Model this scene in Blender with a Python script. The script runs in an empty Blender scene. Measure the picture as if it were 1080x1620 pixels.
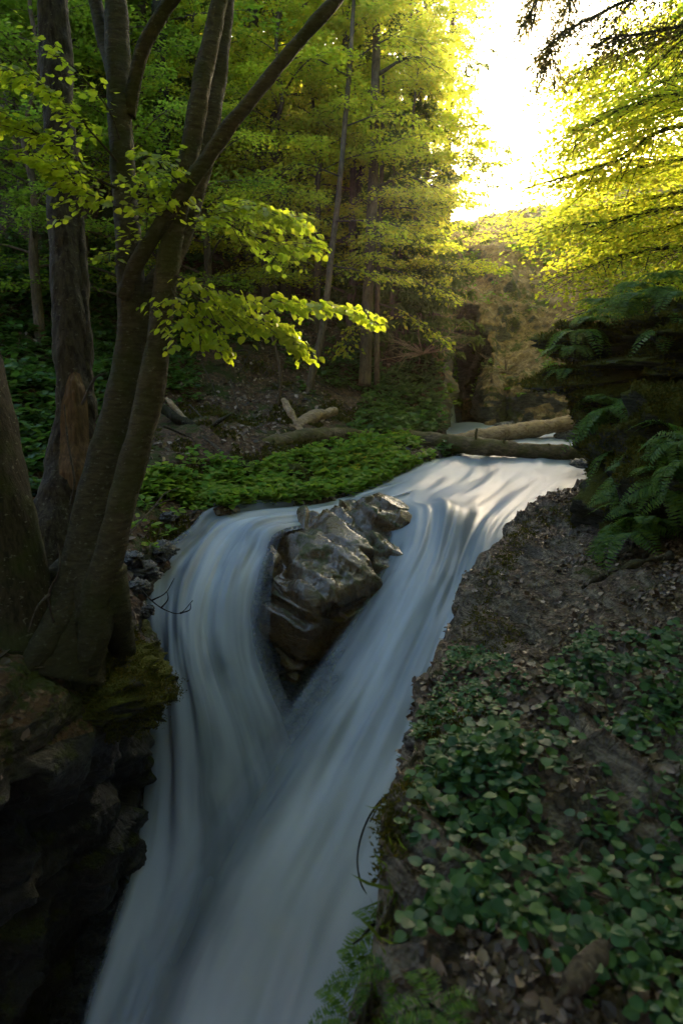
import bpy, math, random
import numpy as np
from mathutils import Vector
SC = bpy.context.scene
R = math.radians
# ---------------------------------------------------------------- camera
PITCH = R(13.0); FPX = 1080.0
cd = bpy.data.cameras.new('camera'); CAM = bpy.data.objects.new('camera', cd)
SC.collection.objects.link(CAM); SC.camera = CAM
CAM.location = (0, 0, 0); CAM.rotation_euler = (R(90) - PITCH, 0, 0)
cd.sensor_fit = 'VERTICAL'; cd.sensor_height = 36.0; cd.lens = 24.0
cd.clip_start = 0.05; cd.clip_end = 600
cd.dof.use_dof = True; cd.dof.focus_distance = 6.6; cd.dof.aperture_fstop = 2.6
# ---------------------------------------------------------------- sky, sun, exposure
SUN_EL, SUN_AZ = R(13.4), R(14.5)
wd = bpy.data.worlds.new('World'); SC.world = wd; wd.use_nodes = True
wt = wd.node_tree; wbg = wt.nodes['Background']
sky = wt.nodes.new('ShaderNodeTexSky'); sky.sky_type = 'NISHITA'; sky.sun_disc = False
sky.sun_elevation = SUN_EL; sky.sun_rotation = SUN_AZ
sky.air_density = 1.0; sky.dust_density = 2.0; sky.ozone_density = 1.0
wt.links.new(sky.outputs[0], wbg.inputs[0]); wbg.inputs[1].default_value = 0.15
sl = bpy.data.lights.new('sun', 'SUN'); SUN = bpy.data.objects.new('sun', sl)
SC.collection.objects.link(SUN); sl.energy = 5.0; sl.angle = R(0.5); sl.color = (1.0, 0.80, 0.50)
SUN.rotation_euler = (R(90) - SUN_EL, 0, R(180) - SUN_AZ)
vs = SC.view_settings; SC.display_settings.display_device = 'sRGB'
vs.view_transform = 'Standard'; vs.look = 'None'; vs.gamma = 1.0; vs.exposure = 3.0
cy = SC.cycles; cy.max_bounces = 8; cy.diffuse_bounces = 3; cy.glossy_bounces = 3
cy.transmission_bounces = 5; cy.transparent_max_bounces = 24; cy.volume_bounces = 1
cy.sample_clamp_indirect = 4.0; cy.use_denoising = True
# ---------------------------------------------------------------- helpers
CP, SP = math.cos(PITCH), math.sin(PITCH)
def at(px, py, D):
    """point seen at photo pixel (px, py), D metres in front of the lens plane"""
    u = (px - 540) / FPX; v = (810 - py) / FPX
    return np.array((D * u, D * (CP + v * SP), D * (-SP + v * CP)))
def ats(l): return np.array([at(*q) for q in l])
def proj(P):
    P = np.asarray(P); D = P[..., 1] * CP - P[..., 2] * SP
    h = P[..., 1] * SP + P[..., 2] * CP
    D = np.where(np.abs(D) < 1e-4, 1e-4, D)
    return 540 + FPX * P[..., 0] / D, 810 - FPX * h / D, D
def hsh(i, j, k, s):
    n = (i.astype(np.int64) * 73856093) ^ (j.astype(np.int64) * 19349663) ^ (k.astype(np.int64) * 83492791) ^ (s * 2654435761)
    n = (n ^ (n >> 13)) * 1274126177 & 0x7fffffff
    n = (n ^ (n >> 16)) & 0xffff
    return n / 32767.5 - 1.0
def vn(p, s=0):
    f = np.floor(p); t = p - f; t = t * t * t * (t * (t * 6 - 15) + 10); f = f.astype(np.int64)
    o = 0
    for a in (0, 1):
        for b in (0, 1):
            for c in (0, 1):
                w = (t[..., 0] if a else 1 - t[..., 0]) * (t[..., 1] if b else 1 - t[..., 1]) * (t[..., 2] if c else 1 - t[..., 2])
                o = o + w * hsh(f[..., 0] + a, f[..., 1] + b, f[..., 2] + c, s)
    return o
def fbm(p, sc=1.0, oc=4, s=0, ridged=False, g=.5):
    p = np.asarray(p, float) * sc; o = 0; a = 1.0
    for k in range(oc):
        n = vn(p, s + k * 17)
        o = o + a * ((1 - 2 * np.abs(n)) if ridged else n)
        a *= g; p = p * 2.03 + 11.7
    return o
def facets(q, k, seed, h=.1, tilt=.3, soft=.04):
    """broken-rock relief: every seed owns a tilted plane"""
    rg = np.random.default_rng(seed); f = q.reshape(-1, 3); lo, hi = f.min(0), f.max(0)
    s = rg.uniform(lo, hi, (k, 3)); hh = rg.normal(0, h, k); g = rg.normal(0, tilt, (k, 3)); o = np.zeros(len(f))
    for a in range(0, len(f), 20000):
        p = f[a:a + 20000]; d2 = np.sqrt(((p[:, None] - s[None]) ** 2).sum(-1)); w = np.exp(-(d2 - d2.min(1, keepdims=True)) / soft)
        w /= w.sum(1, keepdims=True); o[a:a + 20000] = (w * (hh + ((p[:, None] - s[None]) * g[None]).sum(-1))).sum(1)
    return o.reshape(q.shape[:-1])
def mesh(name, V, F, mat=None, uv=None, smooth=True):
    """F: list of (n,k) index arrays"""
    V = np.asarray(V, np.float32); F = [np.asarray(f, np.int32) for f in F if len(f)]
    me = bpy.data.meshes.new(name)
    me.vertices.add(len(V)); me.vertices.foreach_set('co', V.ravel())
    nl = sum(f.size for f in F); nf = sum(len(f) for f in F)
    me.loops.add(nl); me.polygons.add(nf)
    li = np.concatenate([f.ravel() for f in F]); me.loops.foreach_set('vertex_index', li)
    tot = np.concatenate([np.full(len(f), f.shape[1], np.int32) for f in F])
    st = np.concatenate([[0], np.cumsum(tot)[:-1]]).astype(np.int32)
    me.polygons.foreach_set('loop_start', st)
    try: me.polygons.foreach_set('loop_total', tot)
    except Exception: pass
    me.polygons.foreach_set('use_smooth', np.full(nf, smooth, bool))
    if uv is not None:
        l = me.uv_layers.new(name='UVMap'); l.data.foreach_set('uv', np.asarray(uv, np.float32)[li].ravel())
    me.update(calc_edges=True); me.validate()
    if mat: me.materials.append(mat)
    return me
def tag(o, label=None, cat=None, group=None, kind=None):
    if label: o['label'] = label
    if cat: o['category'] = cat
    if group: o['group'] = group
    if kind: o['kind'] = kind
    return o
def link(name, me, parent=None, loc=None):
    o = bpy.data.objects.new(name, me); SC.collection.objects.link(o)
    if parent is not None: o.parent = parent
    if loc is not None: o.location = loc
    return o
def dup(o, loc=None, rz=None, sc=None, parent=None):
    c = o.copy(); SC.collection.objects.link(c)
    if parent is not None: c.parent = parent
    for k in list(o.children): dup(k, parent=c)
    if loc is not None: c.location = loc
    if rz is not None: c.rotation_euler = (0, 0, rz) if np.isscalar(rz) else rz
    if sc is not None: c.scale = (sc,) * 3 if np.isscalar(sc) else sc
    return c
class MB:
    def __init__(s): s.V = []; s.F = {}; s.n = 0; s.U = []
    def add(s, V, F, uv=None):
        V = np.asarray(V, float)
        for f in F:
            f = np.asarray(f)
            if len(f): s.F.setdefault(f.shape[1], []).append(f + s.n)
        s.V.append(V); s.U.append(np.zeros((len(V), 2)) if uv is None else uv); s.n += len(V)
    def me(s, name, mat, smooth=True):
        return mesh(name, np.concatenate(s.V), [np.concatenate(f) for f in s.F.values()], mat, np.concatenate(s.U), smooth)
def cr(P, n):
    """Catmull-Rom through the rows of P (k,...) -> n samples"""
    P = np.asarray(P, float); k = len(P)
    t = np.linspace(0, k - 1, n); i = np.minimum(t.astype(int), k - 2); f = t - i
    f = f.reshape((-1,) + (1,) * (P.ndim - 1))
    Q = np.concatenate([[2 * P[0] - P[1]], P, [2 * P[-1] - P[-2]]])
    a, b, c, d = Q[i], Q[i + 1], Q[i + 2], Q[i + 3]
    return .5 * (2 * b + (c - a) * f + (2 * a - 5 * b + 4 * c - d) * f ** 2 + (3 * b - a - 3 * c + d) * f ** 3)
def gnorm(G):
    du = np.gradient(G, axis=1); dv = np.gradient(G, axis=0)
    n = np.cross(du, dv); n /= np.linalg.norm(n, axis=2, keepdims=True) + 1e-9
    return n
def gfaces(a, b, closed=False):
    i = np.arange(a * b).reshape(a, b)
    if closed: i = np.concatenate([i, i[:, :1]], 1)
    return np.stack([i[:-1, :-1], i[:-1, 1:], i[1:, 1:], i[1:, :-1]], -1).reshape(-1, 4)
def loft(C, nu, nv):
    """C (rows, cols, 3) -> (nv, nu, 3)"""
    G = cr(np.asarray(C), nv); return np.swapaxes(cr(np.swapaxes(G, 0, 1), nu), 0, 1)
def gmesh(name, G, mat, up=None, smooth=True):
    a, b = G.shape[:2]
    L = np.concatenate([[0], np.cumsum(np.linalg.norm(np.diff(G[:, b // 2], axis=0), axis=1))])
    uv = np.stack(np.meshgrid(np.linspace(0, 1, b), L), -1).reshape(-1, 2)
    F = gfaces(a, b)
    if up is not None and up < 0: F = F[:, ::-1]
    return mesh(name, G.reshape(-1, 3), [F], mat, uv, smooth)
def tube(P, rad, segs=8, n=None, bark=0.0, seed=0, bs=6.0, cap=True, flare=None):
    P = np.asarray(P, float); rad = np.asarray(rad, float)
    if n: rad = np.interp(np.linspace(0, len(rad) - 1, n), np.arange(len(rad)), rad); P = cr(P, n)
    n = len(P); T = np.gradient(P, axis=0); T /= np.linalg.norm(T, axis=1, keepdims=True) + 1e-9
    ref = np.array([1.0, 0, 0]) if abs(T[0, 0]) < .8 else np.array([0, 1.0, 0])
    N = np.zeros_like(P); x = ref - T[0] * ref.dot(T[0])
    for i in range(n):
        x = x - T[i] * x.dot(T[i]); x /= np.linalg.norm(x) + 1e-9; N[i] = x
    B = np.cross(T, N); a = np.linspace(0, 2 * np.pi, segs, endpoint=False)
    rr = np.repeat(rad[:, None], segs, 1)
    D = N[:, None] * np.cos(a)[None, :, None] + B[:, None] * np.sin(a)[None, :, None]
    V = P[:, None] + D * rr[..., None]
    if bark:
        q = V * np.array([1, 1, .45])
        V = V + D * (bark * (fbm(q, bs, 4, seed) + .5 * fbm(q, bs * .35, 2, seed + 5)))[..., None]
    L = np.concatenate([[0], np.cumsum(np.linalg.norm(np.diff(P, axis=0), axis=1))])
    uv = np.stack(np.meshgrid(a / (2 * np.pi), L), -1).reshape(-1, 2)
    F = [gfaces(n, segs, True)]
    if cap:
        V = np.concatenate([V.reshape(-1, 3), P[:1], P[-1:]]); uv = np.concatenate([uv, [[0, 0], [0, 0]]])
        i = np.arange(segs); j = (i + 1) % segs; m = n * segs
        F.append(np.stack([np.full(segs, m), j, i], 1)); F.append(np.stack([np.full(segs, m + 1), (n - 1) * segs + i, (n - 1) * segs + j], 1))
    return V.reshape(-1, 3), F, uv
def unit(a): return a / (np.linalg.norm(a, axis=-1, keepdims=True) + 1e-9)
QUAD = (np.array([(0, 0, 0), (.45, .34, .07), (1, 0, -.04), (.45, -.34, .07)]), [np.array([[0, 3, 2, 1]])])
HEX = (np.array([(0, 0, 0), (.28, .36, .06), (.7, .3, .05), (1, 0, -.06), (.7, -.3, .05), (.28, -.36, .06), (.5, 0, 0)]),
       [np.array([[0, 6, 1, 1], [0, 5, 6, 6]])[:, :3], np.array([[1, 6, 3, 2], [6, 5, 4, 3]])])
# broad leaf with a folded midrib and gently scalloped outline
_l = [(0, .0), (.06, .24), (.22, .42), (.45, .44), (.68, .34), (.86, .17), (1, 0)]
_v = [(x, 0, -.10 * x * x) for x, _ in _l] + [(x, w, .10 * w - .14 * x * x) for x, w in _l[1:-1]] + [(x, -w, .10 * w - .14 * x * x) for x, w in _l[1:-1]]
_q = [[i, i + 1, 6 + i + 1, 6 + i] for i in range(1, 5)] + [[i + 1, i, 11 + i, 11 + i + 1] for i in range(1, 5)]
BROAD = (np.array(_v), [np.array(_q), np.array([[0, 1, 7], [1, 0, 12], [5, 6, 11], [6, 5, 16]])])
def leaves(pos, d, nrm, size, tpl, wid=1.0):
    T, F = tpl; pos = np.asarray(pos); n = len(pos); d = unit(d); s = unit(np.cross(nrm, d)); u = np.cross(d, s)
    size = np.broadcast_to(size, n).reshape(-1, 1, 1); wid = np.broadcast_to(wid, n).reshape(-1, 1, 1)
    V = pos[:, None] + size * (T[None, :, :1] * d[:, None] + T[None, :, 1:2] * wid * s[:, None] + T[None, :, 2:] * u[:, None])
    k = len(T); off = (np.arange(n) * k)[:, None, None]
    return V.reshape(-1, 3), [(f[None] + off).reshape(-1, f.shape[1]) for f in F]
def rdir(rg, n, zlo=-1, zhi=1):
    a = rg.uniform(0, 2 * np.pi, n); z = rg.uniform(zlo, zhi, n); h = np.sqrt(np.maximum(0, 1 - z * z))
    return np.stack([h * np.cos(a), h * np.sin(a), z], 1)
# ---------------------------------------------------------------- materials
def nd(t, typ, ins=None, **pr):
    n = t.nodes.new('ShaderNode' + typ)
    for k, v in pr.items(): setattr(n, k, v)
    for k, v in (ins or {}).items():
        if isinstance(v, bpy.types.NodeSocket): t.links.new(v, n.inputs[k])
        else: n.inputs[k].default_value = v
    return n
def c4(c): return (*c, 1.0) if not isinstance(c, bpy.types.NodeSocket) and len(c) == 3 else c
def mix(t, f, a, b, mode='MIX'):
    return nd(t, 'Mix', {0: f, 6: c4(a), 7: c4(b)}, data_type='RGBA', blend_type=mode).outputs[2]
def mth(t, op, a, b=0.0, clamp=False):
    return nd(t, 'Math', {0: a, 1: b}, operation=op, use_clamp=clamp).outputs[0]
def rmp(t, f, st):
    n = nd(t, 'ValToRGB', {0: f}); e = n.color_ramp.elements
    while len(e) < len(st): e.new(.5)
    for i, (p, c) in enumerate(st):
        e[i].position = p; e[i].color = c4(c) if not np.isscalar(c) else (c, c, c, 1)
    return n.outputs[0]
def sms(t, f, lo, hi, a=0.0, b=1.0):
    return nd(t, 'MapRange', {0: f, 1: lo, 2: hi, 3: a, 4: b}, interpolation_type='SMOOTHSTEP').outputs[0]
def noi(t, v, sc, det=4, rough=.55, dist=0.0, w=None):
    return nd(t, 'TexNoise', {'Vector': v, 'Scale': sc, 'Detail': det, 'Roughness': rough, 'Distortion': dist}).outputs[0]
def scl(t, v, s, rot=(0, 0, 0)):
    return nd(t, 'Mapping', {'Vector': v, 'Scale': s, 'Rotation': rot}).outputs[0]
def newmat(name):
    m = bpy.data.materials.new(name); m.use_nodes = True; t = m.node_tree; t.nodes.clear()
    out = t.nodes.new('ShaderNodeOutputMaterial'); return m, t, out
def pos(t): return nd(t, 'NewGeometry').outputs['Position']
def objco(t): return nd(t, 'TexCoord').outputs['Object']
def upz(t):
    return nd(t, 'SeparateXYZ', {0: nd(t, 'NewGeometry').outputs['Normal']}).outputs[2]
def leafmat(name, cols, tcols, tr=.5, rough=.5, spec=.2):
    m, t, out = newmat(name)
    r = nd(t, 'NewGeometry').outputs['Random Per Island']
    k = len(cols) - 1
    c = rmp(t, r, [(i / k, x) for i, x in enumerate(cols)])
    k = len(tcols) - 1
    tc = rmp(t, r, [(i / k, x) for i, x in enumerate(tcols)])
    p = nd(t, 'BsdfPrincipled', {'Base Color': c, 'Roughness': rough, 'Specular IOR Level': spec})
    tl = nd(t, 'BsdfTranslucent', {0: tc})
    t.links.new(nd(t, 'MixShader', {0: tr, 1: p.outputs[0], 2: tl.outputs[0]}).outputs[0], out.inputs[0])
    return m
def barkmat(name, a, b, moss=(.035, .05, .008), mossamt=.5, vs=(9, 9, 2.5), bump=.6, lichen=(.13, .125, .095), lich=.62, foot=0.0):
    m, t, out = newmat(name); p = objco(t)
    n1 = noi(t, scl(t, p, vs), 3, 8, .65, .4); n2 = noi(t, p, 3.1, 4, .6)
    n3 = noi(t, scl(t, p, (14, 14, 22)), 2.2, 3, .5)
    c = mix(t, sms(t, n1, .3, .7), a, b)
    c = mix(t, sms(t, n3, lich, lich + .09), c, lichen)
    c = mix(t, mth(t, 'MULTIPLY', sms(t, n2, .62 - .3 * mossamt, .82 - .3 * mossamt), mossamt), c, moss)
    if foot:
        hz = nd(t, 'SeparateXYZ', {0: p}).outputs[2]
        c = mix(t, sms(t, mth(t, 'ADD', hz, mth(t, 'MULTIPLY', mth(t, 'ADD', n2, n3), foot * .7)), .35 * foot, 1.5 * foot, .75, 0.0), c, mix(t, n1, (.008, .009, .004), (.034, .034, .010)))  # dark moss towards the foot, deepened with painted shade
    bp = nd(t, 'Bump', {'Strength': bump, 'Distance': .02, 'Height': mth(t, 'ADD', n1, mth(t, 'MULTIPLY', n3, .4))})
    s = nd(t, 'BsdfPrincipled', {'Base Color': c, 'Roughness': .85, 'Specular IOR Level': .25, 'Normal': bp.outputs[0]})
    t.links.new(s.outputs[0], out.inputs[0]); return m
def groundmat(name, soil=(.045, .028, .018), lit=((.10, .055, .032), (.20, .125, .085), (.05, .03, .02)), moss=((.022, .034, .006), (.06, .065, .010)),
              mossthr=.5, rock=((.035, .03, .025), (.11, .095, .08)), rockslope=.45, cell=26):
    m, t, out = newmat(name); p = pos(t)
    d = nd(t, 'TexNoise', {'Vector': p, 'Scale': 9.0, 'Detail': 2.0}).outputs[1]
    pd = nd(t, 'VectorMath', {0: p, 1: nd(t, 'VectorMath', {0: d, 1: (.10, .10, .10)}, operation='MULTIPLY').outputs[0]}, operation='ADD').outputs[0]
    vo = nd(t, 'TexVoronoi', {'Vector': pd, 'Scale': cell}, feature='F1')
    h = nd(t, 'SeparateColor', {0: vo.outputs['Color']}).outputs[0]
    lc = rmp(t, h, [(0, lit[2]), (.35, lit[0]), (.7, lit[0]), (1, lit[1])])
    n1 = noi(t, p, 1.3, 5, .6); n2 = noi(t, p, 11, 5, .7); n3 = noi(t, p, 60, 3, .6)
    lc = mix(t, sms(t, n2, .45, .65), lc, soil)
    mc = mix(t, n3, *moss)
    mk = sms(t, mth(t, 'ADD', n1, mth(t, 'MULTIPLY', mth(t, 'SUBTRACT', n2, .5), .5)), mossthr, mossthr + .10)
    c = mix(t, mk, lc, mc)
    rn = noi(t, scl(t, p, (1.5, 1.5, 7)), 3.5, 7, .65, .6)
    rc = mix(t, sms(t, rn, .35, .7), *rock)
    rc = mix(t, mth(t, 'MULTIPLY', mk, .7), rc, mc)
    sl_ = mth(t, 'ADD', upz(t), mth(t, 'MULTIPLY', mth(t, 'SUBTRACT', n2, .5), .7))
    rk = sms(t, sl_, rockslope - .12, rockslope + .10, 1.0, 0.0)
    c = mix(t, rk, c, rc)
    hh = mth(t, 'ADD', mth(t, 'MULTIPLY', vo.outputs['Distance'], .5), mth(t, 'ADD', mth(t, 'MULTIPLY', rn, .8), mth(t, 'MULTIPLY', n3, .35)))
    bp = nd(t, 'Bump', {'Strength': .9, 'Distance': .05, 'Height': hh})
    s = nd(t, 'BsdfPrincipled', {'Base Color': c, 'Roughness': .85, 'Specular IOR Level': .3, 'Normal': bp.outputs[0]})
    t.links.new(s.outputs[0], out.inputs[0]); return m
def rockmat(name, cols, sc=(2, 2, 9), rot=(.3, .2, 0), wet=(.18, .5), moss=((.02, .03, .005), (.075, .075, .01)), mossz=.55, mosst=.55, bump=1.0, dist=.06, spec=.6, low=4.0, coat=0.0):
    m, t, out = newmat(name); p = pos(t)
    q = scl(t, p, sc, rot)
    n1 = noi(t, q, 1.6, 9, .68, .9); n2 = noi(t, p, low, 5, .6); n3 = noi(t, p, 70, 3, .6); n4 = noi(t, p, 22, 4, .6)
    c = rmp(t, n1, [(.25, cols[0]), (.48, cols[1]), (.62, cols[2]), (.8, cols[1])])
    c = mix(t, mth(t, 'MULTIPLY', n4, .6), c, cols[0])
    mk = mth(t, 'MULTIPLY', sms(t, mth(t, 'ADD', upz(t), mth(t, 'MULTIPLY', mth(t, 'SUBTRACT', n4, .5), .8)), mossz - .2, mossz + .2), sms(t, n2, mosst, mosst + .1))
    c = mix(t, mk, c, mix(t, n3, *moss))
    ro = mth(t, 'ADD', sms(t, n4, .3, .7, wet[0], wet[1]), mth(t, 'MULTIPLY', mk, .5), True)
    hh = mth(t, 'ADD', n1, mth(t, 'ADD', mth(t, 'MULTIPLY', n4, .35), mth(t, 'MULTIPLY', mth(t, 'MULTIPLY', n3, mk), .5)))
    bp = nd(t, 'Bump', {'Strength': bump, 'Distance': dist, 'Height': hh})
    s = nd(t, 'BsdfPrincipled', {'Base Color': c, 'Roughness': ro, 'Specular IOR Level': spec, 'Coat Weight': coat, 'Coat Roughness': .10, 'Normal': bp.outputs[0]})
    t.links.new(s.outputs[0], out.inputs[0]); return m
def watermat(name, su=10.0, sv=.5, e0=.10, e1=.10, gap=(.30, .55), thin=.0, deep=(.03, .055, .06), foam=(.74, .77, .80), foamthr=(.30, .62), rough=.35, soft=(90, 91, .01)):
    """milky running water: veils of foam drawn out along the flow, thin where the bed shows"""
    m, t, out = newmat(name)
    uv = nd(t, 'UVMap').outputs[0]; sp = nd(t, 'SeparateXYZ', {0: uv}); u, v = sp.outputs[0], sp.outputs[1]
    wob = noi(t, pos(t), .9, 3, .5)
    cmb = nd(t, 'CombineXYZ', {0: mth(t, 'MULTIPLY', mth(t, 'ADD', u, mth(t, 'MULTIPLY', wob, .10)), su), 1: mth(t, 'MULTIPLY', v, sv), 2: mth(t, 'MULTIPLY', wob, .8)}).outputs[0]
    s1 = noi(t, cmb, 1.0, 2, .5); s2 = noi(t, cmb, 3.3, 2, .5); s3 = noi(t, cmb, 9.0, 1, .5)
    st = mth(t, 'ADD', mth(t, 'MULTIPLY', s1, .74), mth(t, 'ADD', mth(t, 'MULTIPLY', s2, .22), mth(t, 'MULTIPLY', s3, .04)))
    fo = sms(t, st, foamthr[0], foamthr[1])
    ed = mth(t, 'MULTIPLY', sms(t, mth(t, 'ADD', u, mth(t, 'MULTIPLY', mth(t, 'SUBTRACT', s2, .5), e0 * .9)), .0, e0), sms(t, mth(t, 'ADD', mth(t, 'SUBTRACT', 1.0, u), mth(t, 'MULTIPLY', mth(t, 'SUBTRACT', s2, .5), e1 * .9)), .0, e1))
    e2 = sms(t, v, soft[0], soft[1], .0, soft[2]); ed = mth(t, 'MULTIPLY', ed, sms(t, mth(t, 'ADD', u, mth(t, 'MULTIPLY', mth(t, 'SUBTRACT', s2, .5), .2)), -.02, mth(t, 'ADD', e2, .02)))
    al = mth(t, 'MULTIPLY', ed, sms(t, st, gap[0], gap[1], 1.0 - thin, 1.0))
    c = mix(t, fo, deep, foam)
    bp = nd(t, 'Bump', {'Strength': .35, 'Distance': .05, 'Height': st})
    s = nd(t, 'BsdfPrincipled', {'Base Color': c, 'Roughness': mth(t, 'ADD', mth(t, 'MULTIPLY', fo, .4), rough - .12), 'Specular IOR Level': .4, 'IOR': 1.33, 'Normal': bp.outputs[0]})
    tr = nd(t, 'BsdfTransparent')
    t.links.new(nd(t, 'MixShader', {0: al, 1: tr.outputs[0], 2: s.outputs[0]}).outputs[0], out.inputs[0])
    return m
M = {}
M['ground'] = groundmat('forest floor')
M['hill'] = groundmat('dry grass hill', soil=(.14, .09, .045), lit=((.30, .19, .095), (.44, .31, .17), (.17, .11, .06)), moss=((.05, .06, .012), (.11, .11, .02)), mossthr=.53, rockslope=.38, rock=((.05, .042, .034), (.16, .14, .115)), cell=9)
M['base'] = groundmat('valley soil')
M['slab'] = groundmat('slab with litter', soil=(.035, .028, .024), lit=((.11, .070, .052), (.27, .195, .155), (.04, .027, .021)), mossthr=.60, rockslope=.90, rock=((.055, .046, .037), (.235, .20, .165)), cell=44)
M['boulder'] = rockmat('wet boulder', ((.018, .011, .005), (.080, .048, .019), (.17, .104, .042)), sc=(2.0, 2.0, 6), rot=(.5, .35, .2), wet=(.16, .48), mosst=.50, mossz=.50, dist=.025, bump=.7, spec=.7, coat=.15)
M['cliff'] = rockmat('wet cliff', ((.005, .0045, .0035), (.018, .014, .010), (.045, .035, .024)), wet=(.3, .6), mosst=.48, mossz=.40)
M['bed'] = rockmat('stream bed', ((.006, .007, .008), (.02, .022, .024), (.04, .042, .045)), wet=(.15, .4), mosst=.9)
M['mossrock'] = rockmat('mossy rock', ((.012, .012, .008), (.035, .034, .02), (.075, .07, .045)), sc=(1, 1, 14), rot=(.05, .05, 0), wet=(.5, .8), moss=((.028, .042, .005), (.12, .115, .014)), mosst=.36, mossz=.15, dist=.05, spec=.3)
M['stone'] = rockmat('wet stone', ((.02, .02, .02), (.06, .058, .054), (.13, .125, .12)), wet=(.15, .5), mosst=.62)
M['bark'] = barkmat('beech bark', (.035, .028, .017), (.085, .070, .042), moss=(.035, .045, .008), mossamt=.6, vs=(4, 4, 14), foot=.75, bump=.9)
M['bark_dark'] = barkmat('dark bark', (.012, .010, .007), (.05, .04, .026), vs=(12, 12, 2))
M['bark_snag'] = barkmat('cracked bark', (.016, .012, .009), (.085, .070, .048), vs=(10, 10, 2), bump=1.0, mossamt=.3)
M['bark_far'] = barkmat('far bark', (.06, .042, .028), (.16, .12, .08), vs=(6, 6, 1.5), mossamt=.2)
M['log'] = barkmat('log wood', (.20, .13, .075), (.46, .33, .21), vs=(2, 9, 9), moss=(.06, .06, .012), mossamt=.25, lichen=(.40, .30, .2))
M['log_moss'] = barkmat('mossy log bark', (.05, .036, .022), (.22, .155, .09), vs=(3, 9, 9), moss=(.075, .07, .012), mossamt=.75)
M['wood'] = barkmat('bare wood', (.075, .045, .024), (.19, .12, .062), vs=(14, 14, 1.2), mossamt=.15, moss=(.05, .03, .015), bump=.3, lichen=(.10, .06, .03), lich=.68)
M['twig'] = barkmat('twig bark', (.03, .022, .016), (.10, .08, .06), mossamt=0.1)
M['twig_dark'] = barkmat('wet twig', (.006, .005, .005), (.02, .016, .014), mossamt=0.0)
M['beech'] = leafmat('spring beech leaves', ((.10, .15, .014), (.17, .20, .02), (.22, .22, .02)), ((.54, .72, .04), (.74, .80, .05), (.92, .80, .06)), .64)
M['gold'] = leafmat('sun-tinted far leaves', ((.20, .19, .02), (.26, .22, .03)), ((.86, .72, .07), (.95, .74, .10)), .65)  # golden copy of the beech leaves, backlit sun glow put into the colour
M['shade'] = leafmat('shade-toned leaves', ((.04, .09, .014), (.07, .13, .018), (.11, .15, .02)), ((.28, .46, .03), (.46, .58, .04)), .55)  # darker copy of the beech leaves, forest shade put into the colour
M['spray'] = leafmat('young beech leaves', ((.15, .24, .014), (.22, .30, .02)), ((.56, .72, .03), (.74, .80, .04)), .6, .4)
M['needle'] = leafmat('spruce needles', ((.03, .055, .015), (.05, .085, .02), (.08, .11, .025)), ((.12, .17, .02), (.22, .26, .03)), .4)
M['hemlock'] = leafmat('dark twig needles', ((.03, .04, .015), (.07, .06, .03)), ((.16, .16, .03), (.28, .22, .05)), .4)
M['herb'] = leafmat('woodland herb', ((.025, .075, .014), (.05, .12, .02), (.09, .15, .02)), ((.08, .20, .02), (.16, .28, .03)), .35, .4, .4)
M['herb_bank'] = leafmat('bank herb', ((.07, .18, .02), (.13, .25, .03), (.22, .28, .04)), ((.22, .40, .03), (.36, .46, .04)), .42)
M['violet'] = leafmat('foreground leaves', ((.020, .068, .034), (.036, .105, .046), (.07, .15, .038)), ((.06, .19, .03), (.12, .28, .03)), .25, .48, .3)
M['fern'] = leafmat('fern leaflets', ((.04, .10, .028), (.07, .15, .03), (.11, .19, .03)), ((.16, .34, .03), (.3, .44, .04)), .38, .42, .35)
M['litter'] = leafmat('dead leaves', ((.024, .017, .014), (.065, .042, .030), (.15, .10, .072), (.36, .27, .22)), ((.06, .03, .015), (.12, .07, .04)), .12, .42, .5)
M['drygrass'] = leafmat('dry grass', ((.26, .16, .07), (.38, .26, .12), (.17, .18, .04)), ((.6, .42, .16), (.7, .5, .18)), .5)
M['flower'] = leafmat('yellow flowers', ((.62, .40, .02), (.75, .55, .03)), ((.6, .4, .02), (.7, .5, .03)), .3)
M['grass'] = leafmat('grass blades', ((.04, .08, .015), (.08, .13, .02)), ((.15, .25, .02), (.25, .32, .03)), .4)
M['moss'] = leafmat('moss tufts', ((.03, .04, .005), (.075, .075, .010), (.12, .095, .012)), ((.08, .09, .01), (.14, .12, .015)), .3, .8)
M['water'] = watermat('running water', su=2.8, sv=.20, e0=.08, e1=.02, thin=0.0, foamthr=(.20, .80), foam=(.45,.50,.58), deep=(.06,.09,.12), soft=(9.5, 12.5, .34))
M['fall'] = watermat('falling water', su=3.4, sv=.12, e0=.09, e1=.2, thin=.45, gap=(.33, .52), foamthr=(.10, .80), foam=(.45,.50,.58), deep=(.05,.08,.11))
# ---------------------------------------------------------------- the valley: ground, hill, banks, stream
SURF = []
def relief(G, amp, sc, oc=5, seed=0, ridged=False, amp2=0, sc2=4, fade=None):
    n = gnorm(G); d = amp * fbm(G, sc, oc, seed, ridged)
    if amp2: d = d + amp2 * fbm(G, sc2, 4, seed + 9)
    if fade is not None: d = d * fade
    return G + n * d[..., None]
def ground_z(x, y):
    best = None
    A = np.concatenate([g.reshape(-1, 3) for g in SURF]); d = (A[:, 0] - x) ** 2 + (A[:, 1] - y) ** 2
    i = np.argsort(d)[:6]; return float(A[i, 2].max())
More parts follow.
